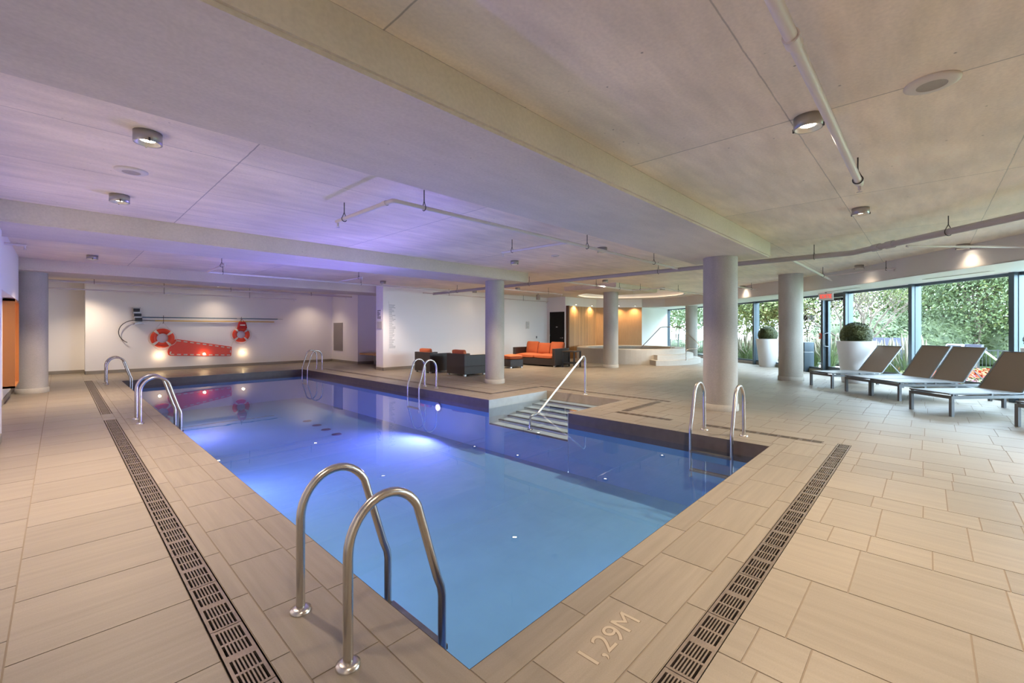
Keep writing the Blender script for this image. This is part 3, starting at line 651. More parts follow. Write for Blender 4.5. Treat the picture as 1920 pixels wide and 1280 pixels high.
for k, x in enumerate((17.5, 18.9)): washer(x, 12.42, ZS+.10, 'small amber wall washer over the pale left part of the timber wall, '+('left' if k == 0 else 'right')+' one', False, 110)
# little lamps low on the far wall
for i, x in enumerate((2.42, 3.70, 4.97)):
    t = thing('wall_light', ('small glaring wall light low on the far wall under the left lifebuoy', 'small glaring wall light at the lower edge of the red spine board', 'small glaring wall light low on the far wall under the right lifebuoy')[i], 'wall light', (x, 19.36, .53), PI)
    b = MB(); b.tube([(0, 0, 0), (0, .11 if i == 1 else .03, 0)], .045, 20); b.build('lamp_rim', M['silver'], t)
    b = MB(); yy = .11 if i == 1 else .03
    b.tube([(0, yy, 0), (0, yy+.008, 0)], .036, 20); b.build('lamp_lens', mat('wall_lamp_lens', (1, .9, .7), .3, emis=(1, .74, .38), es=60) if i == 0 else bpy.data.materials['wall_lamp_lens'], t)
    ld = bpy.data.lights.new('lamp_light', 'POINT'); ld.energy = 2.2; ld.color = (1, .7, .38); ld.shadow_soft_size = .04
    l = bpy.data.objects.new('lamp_light', ld); C.objects.link(l); l.parent = t; l.location = (0, yy+.10, 0)
# ceiling discs
for x, y, r, lab in ((3.80, -.02, .135, 'round beige ceiling speaker at the upper right with a perforated grille'), (.49, 5.63, .13, 'flat white round ceiling disc above the left walkway'), (7.25, 5.68, .085, 'small white round disc on the ceiling beyond the long pipe')):
    t = thing('ceiling_speaker', lab, 'ceiling speaker', (x, y, ZC))
    b = MB(); b.lathe([(r, 0), (r, -.008), (r*.86, -.018), (r*.55, -.02)], 40); b.build('speaker_rim', M['disc'], t); b = MB(); b.lathe([(r*.56, -.019), (0, -.016)], 32); b.build('speaker_grille', mat('speaker_mesh_%d' % (x*10), (.50, .44, .38), .7, bump=.8, bscale=300), t)

# ---------------------------------------------------------------- overhead pipes
def pipe(label, pts, r, hang=(), coup=(), heads=(), m='pipe', name='sprinkler_pipe'):
    t = thing(name, label, 'pipe', pts[0]); o = Vector(pts[0]); P = [Vector(p)-o for p in pts]
    b = MB(); Q = [P[0]]
    for i in range(1, len(P)-1):
        a = (P[i-1]-P[i]).normalized(); c = (P[i+1]-P[i]).normalized(); k = r*1.6
        for s in range(5):
            f = s/4; Q.append((P[i]+a*k)*(1-f)**2+P[i]*2*f*(1-f)+(P[i]+c*k)*f*f)
    Q.append(P[-1]); b.tube(Q, r, 14); b.build('pipe_run', M[m], t)
    def at(s):
        s0 = s
        for i in range(len(P)-1):
            L = (P[i+1]-P[i]).length
            if s0 <= L or i == len(P)-2: d = (P[i+1]-P[i]).normalized(); return P[i]+d*s0, d
            s0 -= L
    for s in coup:
        p, d = at(s); b = MB(); b.tube([p-d*r*1.4, p+d*r*1.4], r*1.28, 16); b.build('pipe_coupling', M[m], t)
    for s in hang:
        p, d = at(s); b = MB(); top = ZC-o.z; b.tube([p+Vector((0, 0, r+.05)), Vector((p.x, p.y, top))], .006, 8)
        side = d.cross(Vector((0, 0, 1))).normalized()
        b.tube([p+Vector((0, 0, r+.055))]+[p+side*math.cos(a)*(r+.008)+Vector((0, 0, math.sin(a)*(r+.008))) for a in [PI*.5-2*PI*k/16 for k in range(2, 15)]]+[p+Vector((0, 0, r+.055))], .005, 6)
        b.build('pipe_hanger', M['rod'], t)
    for s in heads:
        p, d = at(s); b = MB(); b.tube([p+Vector((0, 0, -r*.6)), p+Vector((0, 0, -r-.035))], .012, 8); b.lathe([(0, 0), (.022, 0), (.022, -.003), (0, -.003)], 12, p+Vector((0, 0, -r-.05))); b.tube([p+Vector((.01, 0, -r-.03)), p+Vector((.014, 0, -r-.05))], .003, 5); b.tube([p+Vector((-.01, 0, -r-.03)), p+Vector((-.014, 0, -r-.05))], .003, 5)
        b.build('sprinkler_head', M['pipe'], t)
pipe('thick grey drain pipe bending across the right ceiling beside the window soffit', [(9.80, 13.5, 2.78), (9.62, 9.5, 2.78), (9.60, .95, 2.78), (5.0, -3.6, 2.78)], .046, (1.5, 5, 9, 12.0, 14.2), (13.05, 13.3), (), 'pipeg', 'drain_pipe')
pipe('white sprinkler pipe overhead at the top right ending beside the downlight', [(-.45, .455, 2.80), (5.17, .455, 2.80)], .029, (5.45,), (2.82, 5.50), (5.58,))
pipe('long white sprinkler pipe over the pool with a bend at its left end', [(2.42, 5.37, 2.80), (2.43, 4.06, 2.80), (9.55, 4.04, 2.80)], .024, (.2, 1.7, 4.9, 7.3), (1.15, 4.35, 8.2), (.03,))
pipe('short white branch pipe off the long sprinkler pipe over the pool', [(5.48, 4.05, 2.80), (5.42, 5.43, 2.80)], .020, (1.15,), (.03,), (1.36,))
pipe('white sprinkler pipe running along the third beam', [(2.36, 10.42, 2.78), (2.40, 12.12, 2.78), (9.5, 12.15, 2.78)], .022, (.3, 2.0, 5.5), (), (.04,))
pipe('short thin branch pipe beside the third beam', [(5.50, 10.7, 2.80), (5.52, 12.12, 2.80)], .016, (.2,), (), (.03,))
pipe('upper white sprinkler pipe before the far wall', [(-.70, 17.35, 2.78), (8.45, 17.35, 2.78)], .030, (1.4, 4.8, 7.5), (1.5,), (8.9,))
pipe('lower thin white pipe before the far wall', [(-.70, 17.45, 2.58), (6.28, 17.45, 2.58)], .020, (3.0, 5.4), (), (6.9,))
pipe('white sprinkler pipe across the ceiling above the sofa', [(9.65, 10.36, 2.80), (13.6, 10.30, 2.80)], .022, (.5, 3.1), (), (3.9,))
pipe('thin white pipe high along the lounge wall', [(9.3, 13.45, 2.78), (16.6, 13.45, 2.78)], .020, (1.2, 5.5), (), (7.2,))
pipe('white branch pipe from the grey pipe toward the glass door', [(9.62, 1.89, 2.78), (14.9, 1.89, 2.78)], .024, (3.6,), (3.95,), (5.2,))
pipe('thin pipe crossing before the soffit near the exit sign', [(12.9, .5, 2.80), (13.6, 1.93, 2.80)], .014, (.2,), (.7,), (.05,))
pipe('white branch pipe passing in front of the drop panel by the hot tub', [(9.60, 7.48, 2.80), (14.0, 7.45, 2.80)], .022, (2.0, 3.4), (), (4.35,))
pipe('thin white pipe before the round ceiling tray', [(13.8, 7.42, 2.80), (13.8, 6.36, 2.80), (17.5, 6.36, 2.80)], .018, (.3, 2.4), (), (4.7,))
pipe('thin white pipe between the two right columns', [(14.9, 4.36, 2.80), (17.1, 4.2, 2.80)], .018, (1.2,), (), (2.15,))
pipe('thin white pipe running off the grey pipe at the right edge', [(9.35, .24, 2.77), (11.6, -1.95, 2.77)], .018, (), (.05,), ())
pipe('short white sprinkler stub on the left wall', [(-.75, 10.5, 2.80), (-.36, 10.52, 2.80)], .018, (), (.3,), (.37,))

# ---------------------------------------------------------------- hot tub
t = thing('hot_tub', 'large round raised stone hot tub with two curved steps', 'hot tub', (*TC, 0))
b = MB(); b.lathe([(TR, 0), (TR, .60), (TR-.02, .62), (TR-.42, .62), (TR-.44, .60), (TR-.44, .12), (0, .12)], 72, smooth=False); b.build('tub_basin', M['stone'], t)
for k, (R, h) in enumerate(((TR+.62, .20), (TR+.32, .40))):
    a0 = math.radians(-(132-4*k)); a1 = math.radians(-28)
    b = MB(); b.lathe([(TR-.03, 0), (R, 0), (R, h), (TR-.03, h)], 40, a0=a0, a1=a1, smooth=False)
    for a in (a0, a1):
        c, s = math.cos(a), math.sin(a); b.add([((TR-.03)*c, (TR-.03)*s, 0), (R*c, R*s, 0), (R*c, R*s, h), ((TR-.03)*c, (TR-.03)*s, h)], [(0, 1, 2, 3)])
    b.build('step', M['stone'], t)
o = MB(); o.lathe([(TR-.445, 0), (.001, 0)], 64, (*TC, .53)); o = o.build('hot_tub_water', M['water']); tag(o, 'water surface inside the raised stone hot tub', 'water'); o['kind'] = 'stuff'
# its handrail: laid out in the vertical plane through the steps
t = thing('tub_handrail', 'bent grey steel handrail rising over the hot tub steps', 'handrail', (16.75, 6.95, 0))
def TW(x, y, z): return (x-16.75, y-6.95, z)
b = MB(); run = [(17.21, 6.92, .20), (17.21, 6.92, .50), (17.215, 6.91, .60), (17.27, 6.84, .655), (17.46, 6.63, .665), (17.54, 6.55, .70), (17.58, 6.53, .77), (17.62, 6.60, .87), (18.0, 7.42, 1.48), (18.05, 7.52, 1.53), (17.86, 8.18, 1.53), (17.83, 8.28, 1.50), (17.97, 9.35, .50)]
b.tube([TW(*p) for p in run], .019, 12); b.build('rail', M['steel'], t)
b = MB(); b.tube([TW(17.95, 7.86, .62), TW(17.95, 7.86, 1.53)], .017, 10); b.build('post', M['steel'], t)
b = MB(); b.lathe([(0, .018), (.045, .018), (.05, 0)], 20, TW(17.21, 6.92, .20)); b.build('floor_flange', M['steel'], t)

# ---------------------------------------------------------------- planters with clipped balls
def planter(x, y, rt, rb, h, rball, zball, lab, seed):
    t = thing('topiary_planter', lab, 'planter', (x, y, 0))
    b = MB(); b.lathe([(0, 0), (rb, 0), (rb+.004, .01), (rt, h-.01), (rt, h), (rt-.035, h), (rt-.045, h-.08), (0, h-.08)], 48); b.build('pot', M['pot'], t)
    b = MB(); b.lathe([(rt-.046, h-.075), (0, h-.06)], 24); b.build('potting_soil', M['soil'], t)
    rnd = random.Random(seed); b = MB(); n = 5200
    b.lathe([(max(.001, (rball-.035)*math.sin(PI*k/12)), zball-(rball-.035)*math.cos(PI*k/12)) for k in range(13)], 24)
    for k in range(n):
        zc = 1-2*(k+.5)/n; a = k*2.39996; rr = math.sqrt(1-zc*zc); d = Vector((rr*math.cos(a), rr*math.sin(a), zc))
        R = rball*(1-.10*rnd.random()+.018*noise.noise(d*5)); p = d*R+Vector((0, 0, zball))
        if p.z < h-.06: continue
        u = (d.orthogonal()+Vector((rnd.random()-.5, rnd.random()-.5, rnd.random()-.5))).normalized(); v = d.cross(u)+d*(rnd.random()-.2)*1.4
        s = .017+.010*rnd.random(); b.add([p-u*s*.55, p+v*s, p+u*s*.55, p-v*s], [(0, 1, 2, 3)])
    b.build('boxwood_ball', M['box'], t)
planter(21.1, 7.15, .42, .30, .98, .36, 1.16, 'white tapered planter with clipped boxwood ball behind the hot tub handrail, smallest in view', 1)
planter(18.95, 4.45, .415, .29, 1.07, .34, 1.22, 'white tapered planter with boxwood ball between the two right columns', 2)
planter(14.98, 1.40, .44, .31, 1.125, .365, 1.27, 'white tapered planter with boxwood ball standing just right of the glass door', 3)
planter(12.40, -1.62, .37, .26, 1.10, .33, 1.25, 'white tapered planter with boxwood ball cut off by the right picture edge', 4)

# litter bin, exit sign, call point, glass sign
t = thing('litter_bin', 'tall dark grey litter bin behind the right column near the glass door', 'litter bin', (17.75, 3.02, 0), math.radians(45))
b = MB(); b.box(-.17, .17, -.17, .17, 0, .66); b.build('bin_body', M['frame'], t, bevel=.008)
b = MB(); b.box(-.17, .17, -.17, .17, .675, 1.0); b.build('bin_hood', M['frame'], t, bevel=.008)
b = MB(); b.box(-.155, .155, -.155, .155, .64, .70); b.build('bin_band', M['silver'], t)
def facing(x, y): return math.atan2(-y, -x)      # turns a sign's +x side to look back along the room
t = thing('exit_sign', 'red and white illuminated SORTIE exit sign hanging above the glass door', 'exit sign', (16.27, 2.25, 2.44), math.atan2(.10, -.95))
b = MB(); b.box(-.03, .03, -.19, .19, -.11, .11); b.build('sign_box', M['signb'], t, bevel=.006)
b = MB(); b.box(-.015, .015, -.02, .02, .11, .15); b.build('sign_bracket', M['dark'], t)
o = text_mesh('SORTIE', .17, M['signr'], 'lettering', t, .002, .003, .30); o.location = (.033, 0, -.0); o.rotation_euler = (PI/2, 0, PI/2)
t = thing('call_point', 'small red alarm pull station on the post left of the glass door', 'alarm box', Q5(Ld+.06, -.085, 1.22), math.atan2(.74, -.68))
b = MB(); b.box(-.02, .03, -.06, .06, -.09, .09); b.build('box_body', M['red'], t, bevel=.006)
b = MB(); b.box(.03, .036, -.035, .035, -.05, .05); b.build('box_cover', M['silver'], t); b = MB(); b.box(.036, .045, -.02, .02, -.005, .01); b.build('pull_bar', M['dark'], t)
Q6, L6, _ = WN[6]
t = thing('glass_sticker', 'small round dark sticker with a text panel stuck on the window left of the door', 'sticker', Q6(.72, .038, 1.83), 0)
def W6(s, d, z): p = Q6(.72+s, .038+d, 1.83+z); q = Q6(.72, .038, 1.83); return (p[0]-q[0], p[1]-q[1], p[2]-q[2])
b = MB(); b.add([W6(.20+.10*math.cos(a), 0, .10*math.sin(a)) for a in [2*PI*k/24 for k in range(24)]], [tuple(range(24))]); b.build('round_symbol', M['dark'], t)
b = MB(); b.bar(W6(.13, -.003, .07), W6(.27, -.003, -.07), .004, .018); b.build('symbol_stripe', M['paper'], t)
b = MB()
for k in range(6): b.bar(W6(.07-.055*k, 0, -.09), W6(.07-.055*k, 0, .09), .003, .032, (1, 1, 0))
b.build('text_lines', M['alu'], t)

# ---------------------------------------------------------------- sun loungers
def lounger(x, y, ang, lab, backdeg=56):
    # local: foot at origin, length along +x, width along y; flat bed .37 high
    t = thing('sun_lounger', lab, 'sun lounger', (x, y, 0), math.radians(ang), None)
    W = .335; H = 1.32; L = 1.97
    b = MB()
    for s in (-1, 1): b.bar((0, s*W, .315), (L, s*W, .315), .035, .05)
    b.bar((.02, -W, .315), (.02, W, .315), .035, .05); b.bar((L-.02, -W, .315), (L-.02, W, .315), .035, .05); b.bar((H+.02, -W, .31), (H+.02, W, .31), .03, .03)
    b.build('frame', M['alu'], t)
    for fx in (.03, 1.86):
        for s in (-1, 1):
            b = MB(); b.box(fx-.025, fx+.025, s*W-.022, s*W+.022, 0, .34); b.build('leg', M['alu'], t)
    b = MB()
    for s in (-1, 1): b.bar((.0, s*(W-.015), .368), (H, s*(W-.015), .368), .026, .022)
    b.bar((.0, -W, .372), (.0, W, .372), .022, .022)
    for s in (-1, 1): b.bar((.05, s*W, .34), (.05, s*W, .37), .03, .03); b.bar((.75, s*W, .34), (.75, s*W, .37), .03, .03)
    b.build('bed_rail', M['alu'], t)
    n = 12; b = MB(); vs = []; fs = []
    for i in range(n+1):
        xx = H*i/n; sag = .018*math.sin(PI*min(1, i/n))
        vs += [(xx, -W+.02, .376), (xx, 0, .376-sag), (xx, W-.02, .376)]
    for i in range(n): k = 3*i; fs += [(k, k+3, k+4, k+1), (k+1, k+4, k+5, k+2)]
    b.add(vs, fs, True); b.add([(p[0], p[1], p[2]-.004) for p in vs], [f[::-1] for f in fs], True); b.build('bed_sling', M['bedglare'], t)
    a = math.radians(backdeg); BL = .84; ca, sa = math.cos(a), math.sin(a)
    def B(u, y, w=0): return (H+.01+u*ca-w*sa, y, .37+u*sa+w*ca)
    b = MB()
    for s in (-1, 1): b.bar(B(0, s*(W-.015)), B(BL, s*(W-.015)), .024, .026, (0, 1, 0))
    b.bar(B(BL, -W+.01), B(BL, W-.01), .022, .022); b.build('back_frame', M['alu'], t)
    b = MB(); vs = []; fs = []
    for i in range(n+1):
        u = BL*i/n; sg = -.025*math.sin(PI*i/n); vs += [B(u, -W+.03, .006), B(u, 0, .006+sg), B(u, W-.03, .006)]
    for i in range(n): k = 3*i; fs += [(k, k+3, k+4, k+1), (k+1, k+4, k+5, k+2)]
    b.add(vs, fs, True); b.add([(p[0]+.004, p[1], p[2]-.002) for p in vs], [f[::-1] for f in fs], True); b.build('back_sling', M['sling'], t)
    b = MB(); q = B(BL*.42, 0)
    for s in (-1, 1): b.bar((q[0], s*(W-.05), q[2]), (L-.12, s*(W-.05), .345), .012, .018)
    b.bar((L-.12, -W+.04, .345), (L-.12, W-.04, .345), .014, .014); b.build('back_prop', M['alu'], t)
    return t
def lfoot(a, b_): return ((a[0]+b_[0])/2, (a[1]+b_[1])/2)
lounger(13.21, 1.94, -42, 'brown sling sun lounger farthest from the viewpoint, nearest the glass door', 50)
lounger(12.42, 1.15, -46, 'brown sling sun lounger in the middle pair, left one of the two pushed together')
lounger(11.93, .66, -46, 'brown sling sun lounger in the middle pair, right one of the two pushed together')
lounger(10.42, -.02, -42, 'brown sling sun lounger closest to the viewpoint with its long side rail in full view', 52)
lounger(9.62, -1.20, -42, 'sun lounger almost wholly outside the right picture edge, one corner leg showing', 52)

# ---------------------------------------------------------------- lounge set in dark wicker
def cushion(name, m, parent, x0, x1, y0, y1, z0, z1, tilt=0, piv=None, puff=.03):
    n = 8; vs = []; fs = []; b = MB(); cx, cy, cz = (x0+x1)/2, (y0+y1)/2, (z0+z1)/2; hx, hy, hz = (x1-x0)/2, (y1-y0)/2, (z1-z0)/2
    bm = bmesh.new(); bmesh.ops.create_cube(bm, size=2); bmesh.ops.subdivide_edges(bm, edges=bm.edges, cuts=5, use_grid_fill=True)
    for v in bm.verts:
        p = v.co; q = Vector((p.x*hx, p.y*hy, p.z*hz))
        thin = min(hx, hy, hz); e = .16
        for i, h_ in enumerate((hx, hy, hz)):
            if h_ == thin:
                o1, o2 = [j for j in range(3) if j != i]
                q[i] *= 1+puff/thin*(1-p[o1]**2)*(1-p[o2]**2)*1.2-.25*(p[o1]**8+p[o2]**8)*.9
        q += Vector((noise.noise(q*7), noise.noise(q*7+Vector((9, 0, 0))), noise.noise(q*7+Vector((0, 9, 0)))))*.008
        v.co = q
    if tilt: bmesh.ops.rotate(bm, verts=bm.verts, cent=(0, 0, -hz), matrix=Matrix.Rotation(tilt, 3, 'Y'))
    me = bpy.data.meshes.new(name); bm.to_mesh(me); bm.free(); me.materials.append(m); me.polygons.foreach_set('use_smooth', [True]*len(me.polygons))
    o = bpy.data.objects.new(name, me); C.objects.link(o); o.parent = parent; o.location = (cx, cy, cz)
    s = o.modifiers.new('sub', 'SUBSURF'); s.levels = s.render_levels = 1
    return o
def armchair(x, y, rz, lab, w=.88, d=.88):
    # local: faces +x, back on -x
    t = thing('wicker_armchair', lab, 'armchair', (x, y, 0), rz)
    b = MB(); b.box(-d/2, d/2, -w/2, w/2, .05, .30); b.build('base', M['wicker'], t, bevel=.01)
    b = MB(); b.box(-d/2, -d/2+.11, -w/2, w/2, .29, .68); b.build('backrest', M['wicker'], t, bevel=.012)
    for s in (-1, 1):
        b = MB(); b.prism([(0, 0)], 0, 1) if False else b.box(-d/2+.10, d/2, s*(w/2-.06)-.06, s*(w/2-.06)+.06, .29, .64); b.build('armrest', M['wicker'], t, bevel=.012)
    cushion('seat_cushion', M['orange'], t, -d/2+.12, d/2+.01, -w/2+.13, w/2-.13, .30, .43)
    cushion('back_cushion', M['orange'], t, -d/2+.12, -d/2+.27, -w/2+.15, w/2-.15, .42, .80, -.16)
    for sx in (-1, 1):
        for s in (-1, 1): b = MB(); b.box(sx*(d/2-.05)-.035, sx*(d/2-.05)+.035, s*(w/2-.05)-.035, s*(w/2-.05)+.035, 0, .052); b.build('foot', M['silver'], t)
    return t
armchair(8.80, 12.15, 0, 'dark wicker armchair with orange cushion, back to the pool, nearer the long white wall')
armchair(8.98, 10.62, 0, 'dark wicker armchair with orange cushion partly hidden by the column')
t = thing('wicker_sofa', 'dark wicker sofa with orange seat and back cushions beside the side table', 'sofa', (13.42, 11.27, 0), PI)
w2 = 1.10; d = .90
b = MB(); b.box(-d/2, d/2, -w2, w2, .05, .30); b.build('base', M['wicker'], t, bevel=.01)
b = MB(); b.box(-d/2, -d/2+.12, -w2, w2, .29, .70); b.build('backrest', M['wicker'], t, bevel=.012)
for s in (-1, 1): b = MB(); b.box(-d/2+.10, d/2, s*(w2-.07)-.07, s*(w2-.07)+.07, .29, .70); b.build('armrest', M['wicker'], t, bevel=.012)
for k in range(2): cushion('seat_cushion', M['orange'], t, -d/2+.12, d/2+.01, -.96+.96*k, 0+.96*k, .30, .45)
for k in range(3): cushion('back_cushion', M['orange'], t, -d/2+.13, -d/2+.31, -.95+.64*k, -.33+.64*k, .44, .94-(.05 if k == 1 else 0), -.22)
for sx in (-1, 1):
    for s in (-1, 1): b = MB(); b.box(sx*(d/2-.05)-.035, sx*(d/2-.05)+.035, s*(w2-.06)-.035, s*(w2-.06)+.035, 0, .052); b.build('foot', M['silver'], t)
t = thing('wicker_ottoman', 'small square dark wicker ottoman with a thick orange cushion before the sofa', 'ottoman', (11.80, 11.28, 0), -.2)
b = MB(); b.box(-.29, .29, -.29, .29, .05, .32); b.build('base', M['wicker'], t, bevel=.01); cushion('seat_cushion', M['orange'], t, -.30, .30, -.30, .30, .325, .47)
for sx in (-1, 1):
    for s in (-1, 1): b = MB(); b.box(sx*.24-.035, sx*.24+.035, s*.24-.035, s*.24+.035, 0, .052); b.build('foot', M['silver'], t)
def side_table(x, y, rz, h, w, lab):
    t = thing('side_table', lab, 'side table', (x, y, 0), rz)
    b = MB(); b.box(-w, w, -w, w, h-.04, h); b.build('tabletop', M['wicker'], t, bevel=.006)
    for sx in (-1, 1):
        for s in (-1, 1): b = MB(); b.box(sx*(w-.03)-.025, sx*(w-.03)+.025, s*(w-.03)-.025, s*(w-.03)+.025, 0, h-.04); b.build('leg', M['dark'], t)
    b = MB()
    for s in (-1, 1): b.box(-w+.04, w-.04, s*(w-.03)-.012, s*(w-.03)+.012, .14, .18); b.box(s*(w-.03)-.012, s*(w-.03)+.012, -w+.04, w-.04, .14, .18)
    b.build('stretcher', M['dark'], t)
side_table(13.52, 9.80, .12, .62, .27, 'dark square side table with open legs beside the sofa arm')

# ---------------------------------------------------------------- bench and wall things
t = thing('wall_bench', 'orange-brown wooden bench on a steel leg in the white recess', 'bench', (8.95, 15.5, 0))
b = MB()
for k in range(5): b.box(-.40+.17*k, -.40+.17*k+.16, -1.38, 1.38, .40, .455)
b.build('bench_top', M['bench'], t, bevel=.004)
for y in (-.75, .85): b = MB(); b.box(-.03, .03, y-.025, y+.025, 0, .40); b.box(-.38, .40, y-.02, y+.02, .375, .40); b.build('leg', M['silver'], t)
t = thing('vent_grille', 'tall grey ventilation grille on the white wall at the far corner', 'vent', (8.5, 18.72, .50))
b = MB(); b.box(-.018, -.001, -.44, .44, 0, 1.22); gf = b.build('grille_frame', M['grille'], t)
b = MB()
for k in range(44): b.bar((-.022, -.40, .04+.0265*k), (-.022, .40, .04+.0265*k), .012, .010)
b.build('louvre', M['grille'], gf)
def notice(x, y, z0, z1, w, lab, lines, face, mm='paper', ink='ink'):
    t = thing('wall_notice', lab, 'notice', (x, y, z0), 0 if face == 'y' else -PI/2); H = z1-z0; rnd = random.Random(int(x*100+z0*10))
    b = MB(); b.box(-w/2, w/2, -.012, -.001, 0, H); pn = b.build('notice_panel', M[mm], t); b = MB()
    for k in range(lines):
        z = H*(.06+.88*(k+.5)/lines); L = w*(.35+.5*rnd.random()); b.box(-w*.44, -w*.44+L, -.0135, -.012, z-H*.22/lines, z+H*.22/lines)
    b.build('print_lines', M[ink], pn)
# pier face looks toward -x
notice(7.8, 13.92, 1.78, 2.14, .30, 'upper black-printed notice on the white pier', 7, 'x', 'white'); notice(7.8, 13.92, 1.45, 1.71, .34, 'lower beige notice panel on the white pier', 4, 'x', 'signb', 'signb')
notice(8.16, 13.68, .66, 2.42, .30, 'tall pale glass rules panel with faint text on the long white wall', 34, 'y', 'white', 'faint')
notice(15.35, 13.68, 1.46, 1.80, .22, 'small white framed notice on the lounge wall left of the black door', 5, 'y', 'paper', 'faint')
t = thing('light_switch', 'tiny dark wall switch between the small notice and the black door', 'switch', (16.0, 13.68, 1.05)); b = MB(); b.box(-.035, .035, -.014, -.001, -.05, .05); b.build('switch_plate', M['dark'], t, bevel=.003)
b = MB(); b.box(-.01, .01, -.02, -.014, -.02, .02); b.build('rocker', M['silver'], t)
# timber wall fittings
ang = math.atan2(12.55-10.72, 19.5-20.95)
def timber_pt(f, d=0): x = 19.5+(20.95-19.5)*f; y = 12.55+(10.72-12.55)*f; return (x-.783*d, y-.621*d)
TA = math.atan2(-.621, -.783)
x, y = timber_pt(.42, .004); t = thing('framed_rules', 'white framed rules sheet on the timber wall', 'notice', (x, y, 1.72), TA)
b = MB(); b.box(0, .015, -.13, .13, -.17, .17); b.build('frame', M['paper'], t); b = MB()
for k in range(9): b.box(.015, .0165, -.09, .07+.02*(k % 3), -.13+.03*k, -.12+.03*k)
b.build('print_lines', M['faint'], t)
x, y = timber_pt(.40, .004); t = thing('hot_tub_controls', 'small black and white control panel under the framed rules on the timber wall', 'control panel', (x, y, 1.33), TA)
b = MB(); b.box(0, .02, -.12, -.01, -.06, .06); b.build('black_module', M['dark'], t); b = MB(); b.box(0, .02, .01, .13, -.06, .06); b.build('white_module', M['paper'], t)
x, y = timber_pt(.44, .004); t = thing('control_switch', 'wide white switch plate below the black and white control panel', 'switch', (x, y, 1.12), TA)
b = MB(); b.box(0, .02, -.15, .10, -.05, .03); b.build('switch_plate', M['paper'], t); b = MB(); b.box(.02, .03, -.02, .02, -.02, .0); b.build('rocker', M['silver'], t)

# ---------------------------------------------------------------- rescue gear on the far wall (y = 19.36)
YW = 19.36
def lifebuoy(x, z, R, lab, rot):
    t = thing('lifebuoy', lab, 'lifebuoy', (x, YW, z)); r = R*.26; rc = R-r; yc = -r*.82-.012
    n = 64; b = MB(); bw = MB()
    def sec(a, k): return
    def torus(mb, a0, a1, m, rr):
        P = [(rc*math.cos(a0+(a1-a0)*i/m), yc, rc*math.sin(a0+(a1-a0)*i/m)) for i in range(m+1)]; k0 = len(P); vs = []; S = 14
        for i in range(k0):
            a = a0+(a1-a0)*i/m; u = Vector((math.cos(a), 0, math.sin(a)))
            vs += [Vector(P[i])+u*math.cos(2*PI*j/S)*rr+Vector((0, math.sin(2*PI*j/S)*rr*.82, 0)) for j in range(S)]
        mb.add(vs, [(i*S+j, (i+1)*S+j, (i+1)*S+(j+1) % S, i*S+(j+1) % S) for i in range(k0-1) for j in range(S)], True)
    torus(b, 0, 2*PI, n, r); b.build('ring', M['red'], t)
    for q in range(4):
        a = rot+q*PI/2; s = MB(); torus(s, a-.13, a+.13, 6, r*1.03); s.build('band', M['rope'], t)
    b = MB(); pts = []
    for k in range(61):
        a = rot+PI/4*0+2*PI*k/60; f = abs(math.sin((a-rot)*2)); pts.append(((R+.012+.05*f)*math.cos(a), yc-.01, (R+.012+.05*f)*math.sin(a)-.02*f))
    b.tube(pts, .007, 6); b.build('grab_rope', M['rope'], t)
    b = MB(); b.tube([(-.20, yc, R*.86), (0, -.03, R+.26), (.20, yc, R*.86)], .007, 6); b.build('hanging_cord', M['rope'], t)
lifebuoy(2.50, 1.13, .335, 'larger-looking red and white lifebuoy hanging at the left end of the spine board', math.radians(40))
lifebuoy(4.90, 1.23, .295, 'red and white lifebuoy at the right with a red bag above it', math.radians(42))
t = thing('spine_board', 'long red rescue spine board with hand slots, tilted on the far wall', 'spine board', (3.62, YW, .74))
def spine(): 
    # outline in local (x,z): wide left, narrow right
    bm = bmesh.new(); A = [(-.98, -.10), (-.96, -.20), (-.90, -.235), (.93, -.33), (.955, -.30), (.975, .015), (.94, .035), (-.70, .345), (-.78, .33), (-.96, .00)]
    vs = [bm.verts.new((x, -.03, z)) for x, z in A]; f = bm.faces.new(vs); r = bmesh.ops.extrude_face_region(bm, geom=[f]); 
    for v in r['geom']:
        if isinstance(v, bmesh.types.BMVert): v.co.y = -.075
    bmesh.ops.recalc_face_normals(bm, faces=bm.faces); me = bpy.data.meshes.new('board'); bm.to_mesh(me); bm.free(); me.materials.append(M['red'])
    o = bpy.data.objects.new('board', me); C.objects.link(o); o.parent = t
    bv = o.modifiers.new('bevel', 'BEVEL'); bv.width = .012; bv.segments = 2
    return o
board = spine(); b = MB()
def slot(mb, x, z, dx, dz, L=.075, h=.026, y=-.0765):
    l = math.hypot(dx, dz); dx /= l; dz /= l; P = []
    for s, a0 in ((1, -PI/2), (-1, PI/2)):
        for k in range(7):
            a = a0+PI*k/6; u = s*(L-h)*1.0+math.cos(a)*h; v = math.sin(a)*h; P.append((x+dx*u-dz*v, y, z+dz*u+dx*v))
    mb.add(P, [tuple(range(14))])
for k in range(9): slot(b, -.66+.19*k, .285-.036*k, 1.64, -.31, .06, .020)
for k in range(10): slot(b, -.85+.19*k, -.19-.0103*k, 1.83, -.095, .06, .020)
slot(b, -.90, -.13, .3, 1, .05, .018); slot(b, .925, -.15, 0, 1, .05, .016)
b.build('hand_slot', mat('slot_pale', (.62, .58, .52), .8), board)  # pale patches laid on the board for its hand slots
b = MB(); b.tube([(.95, -.06, .0), (1.02, -.03, .22), (1.09, -.03, .30)], .006, 6); b.build('strap', M['rope'], t)
t = thing('throw_bag', 'small dark red throw bag hung above the right lifebuoy', 'throw bag', (4.92, YW, 1.60))
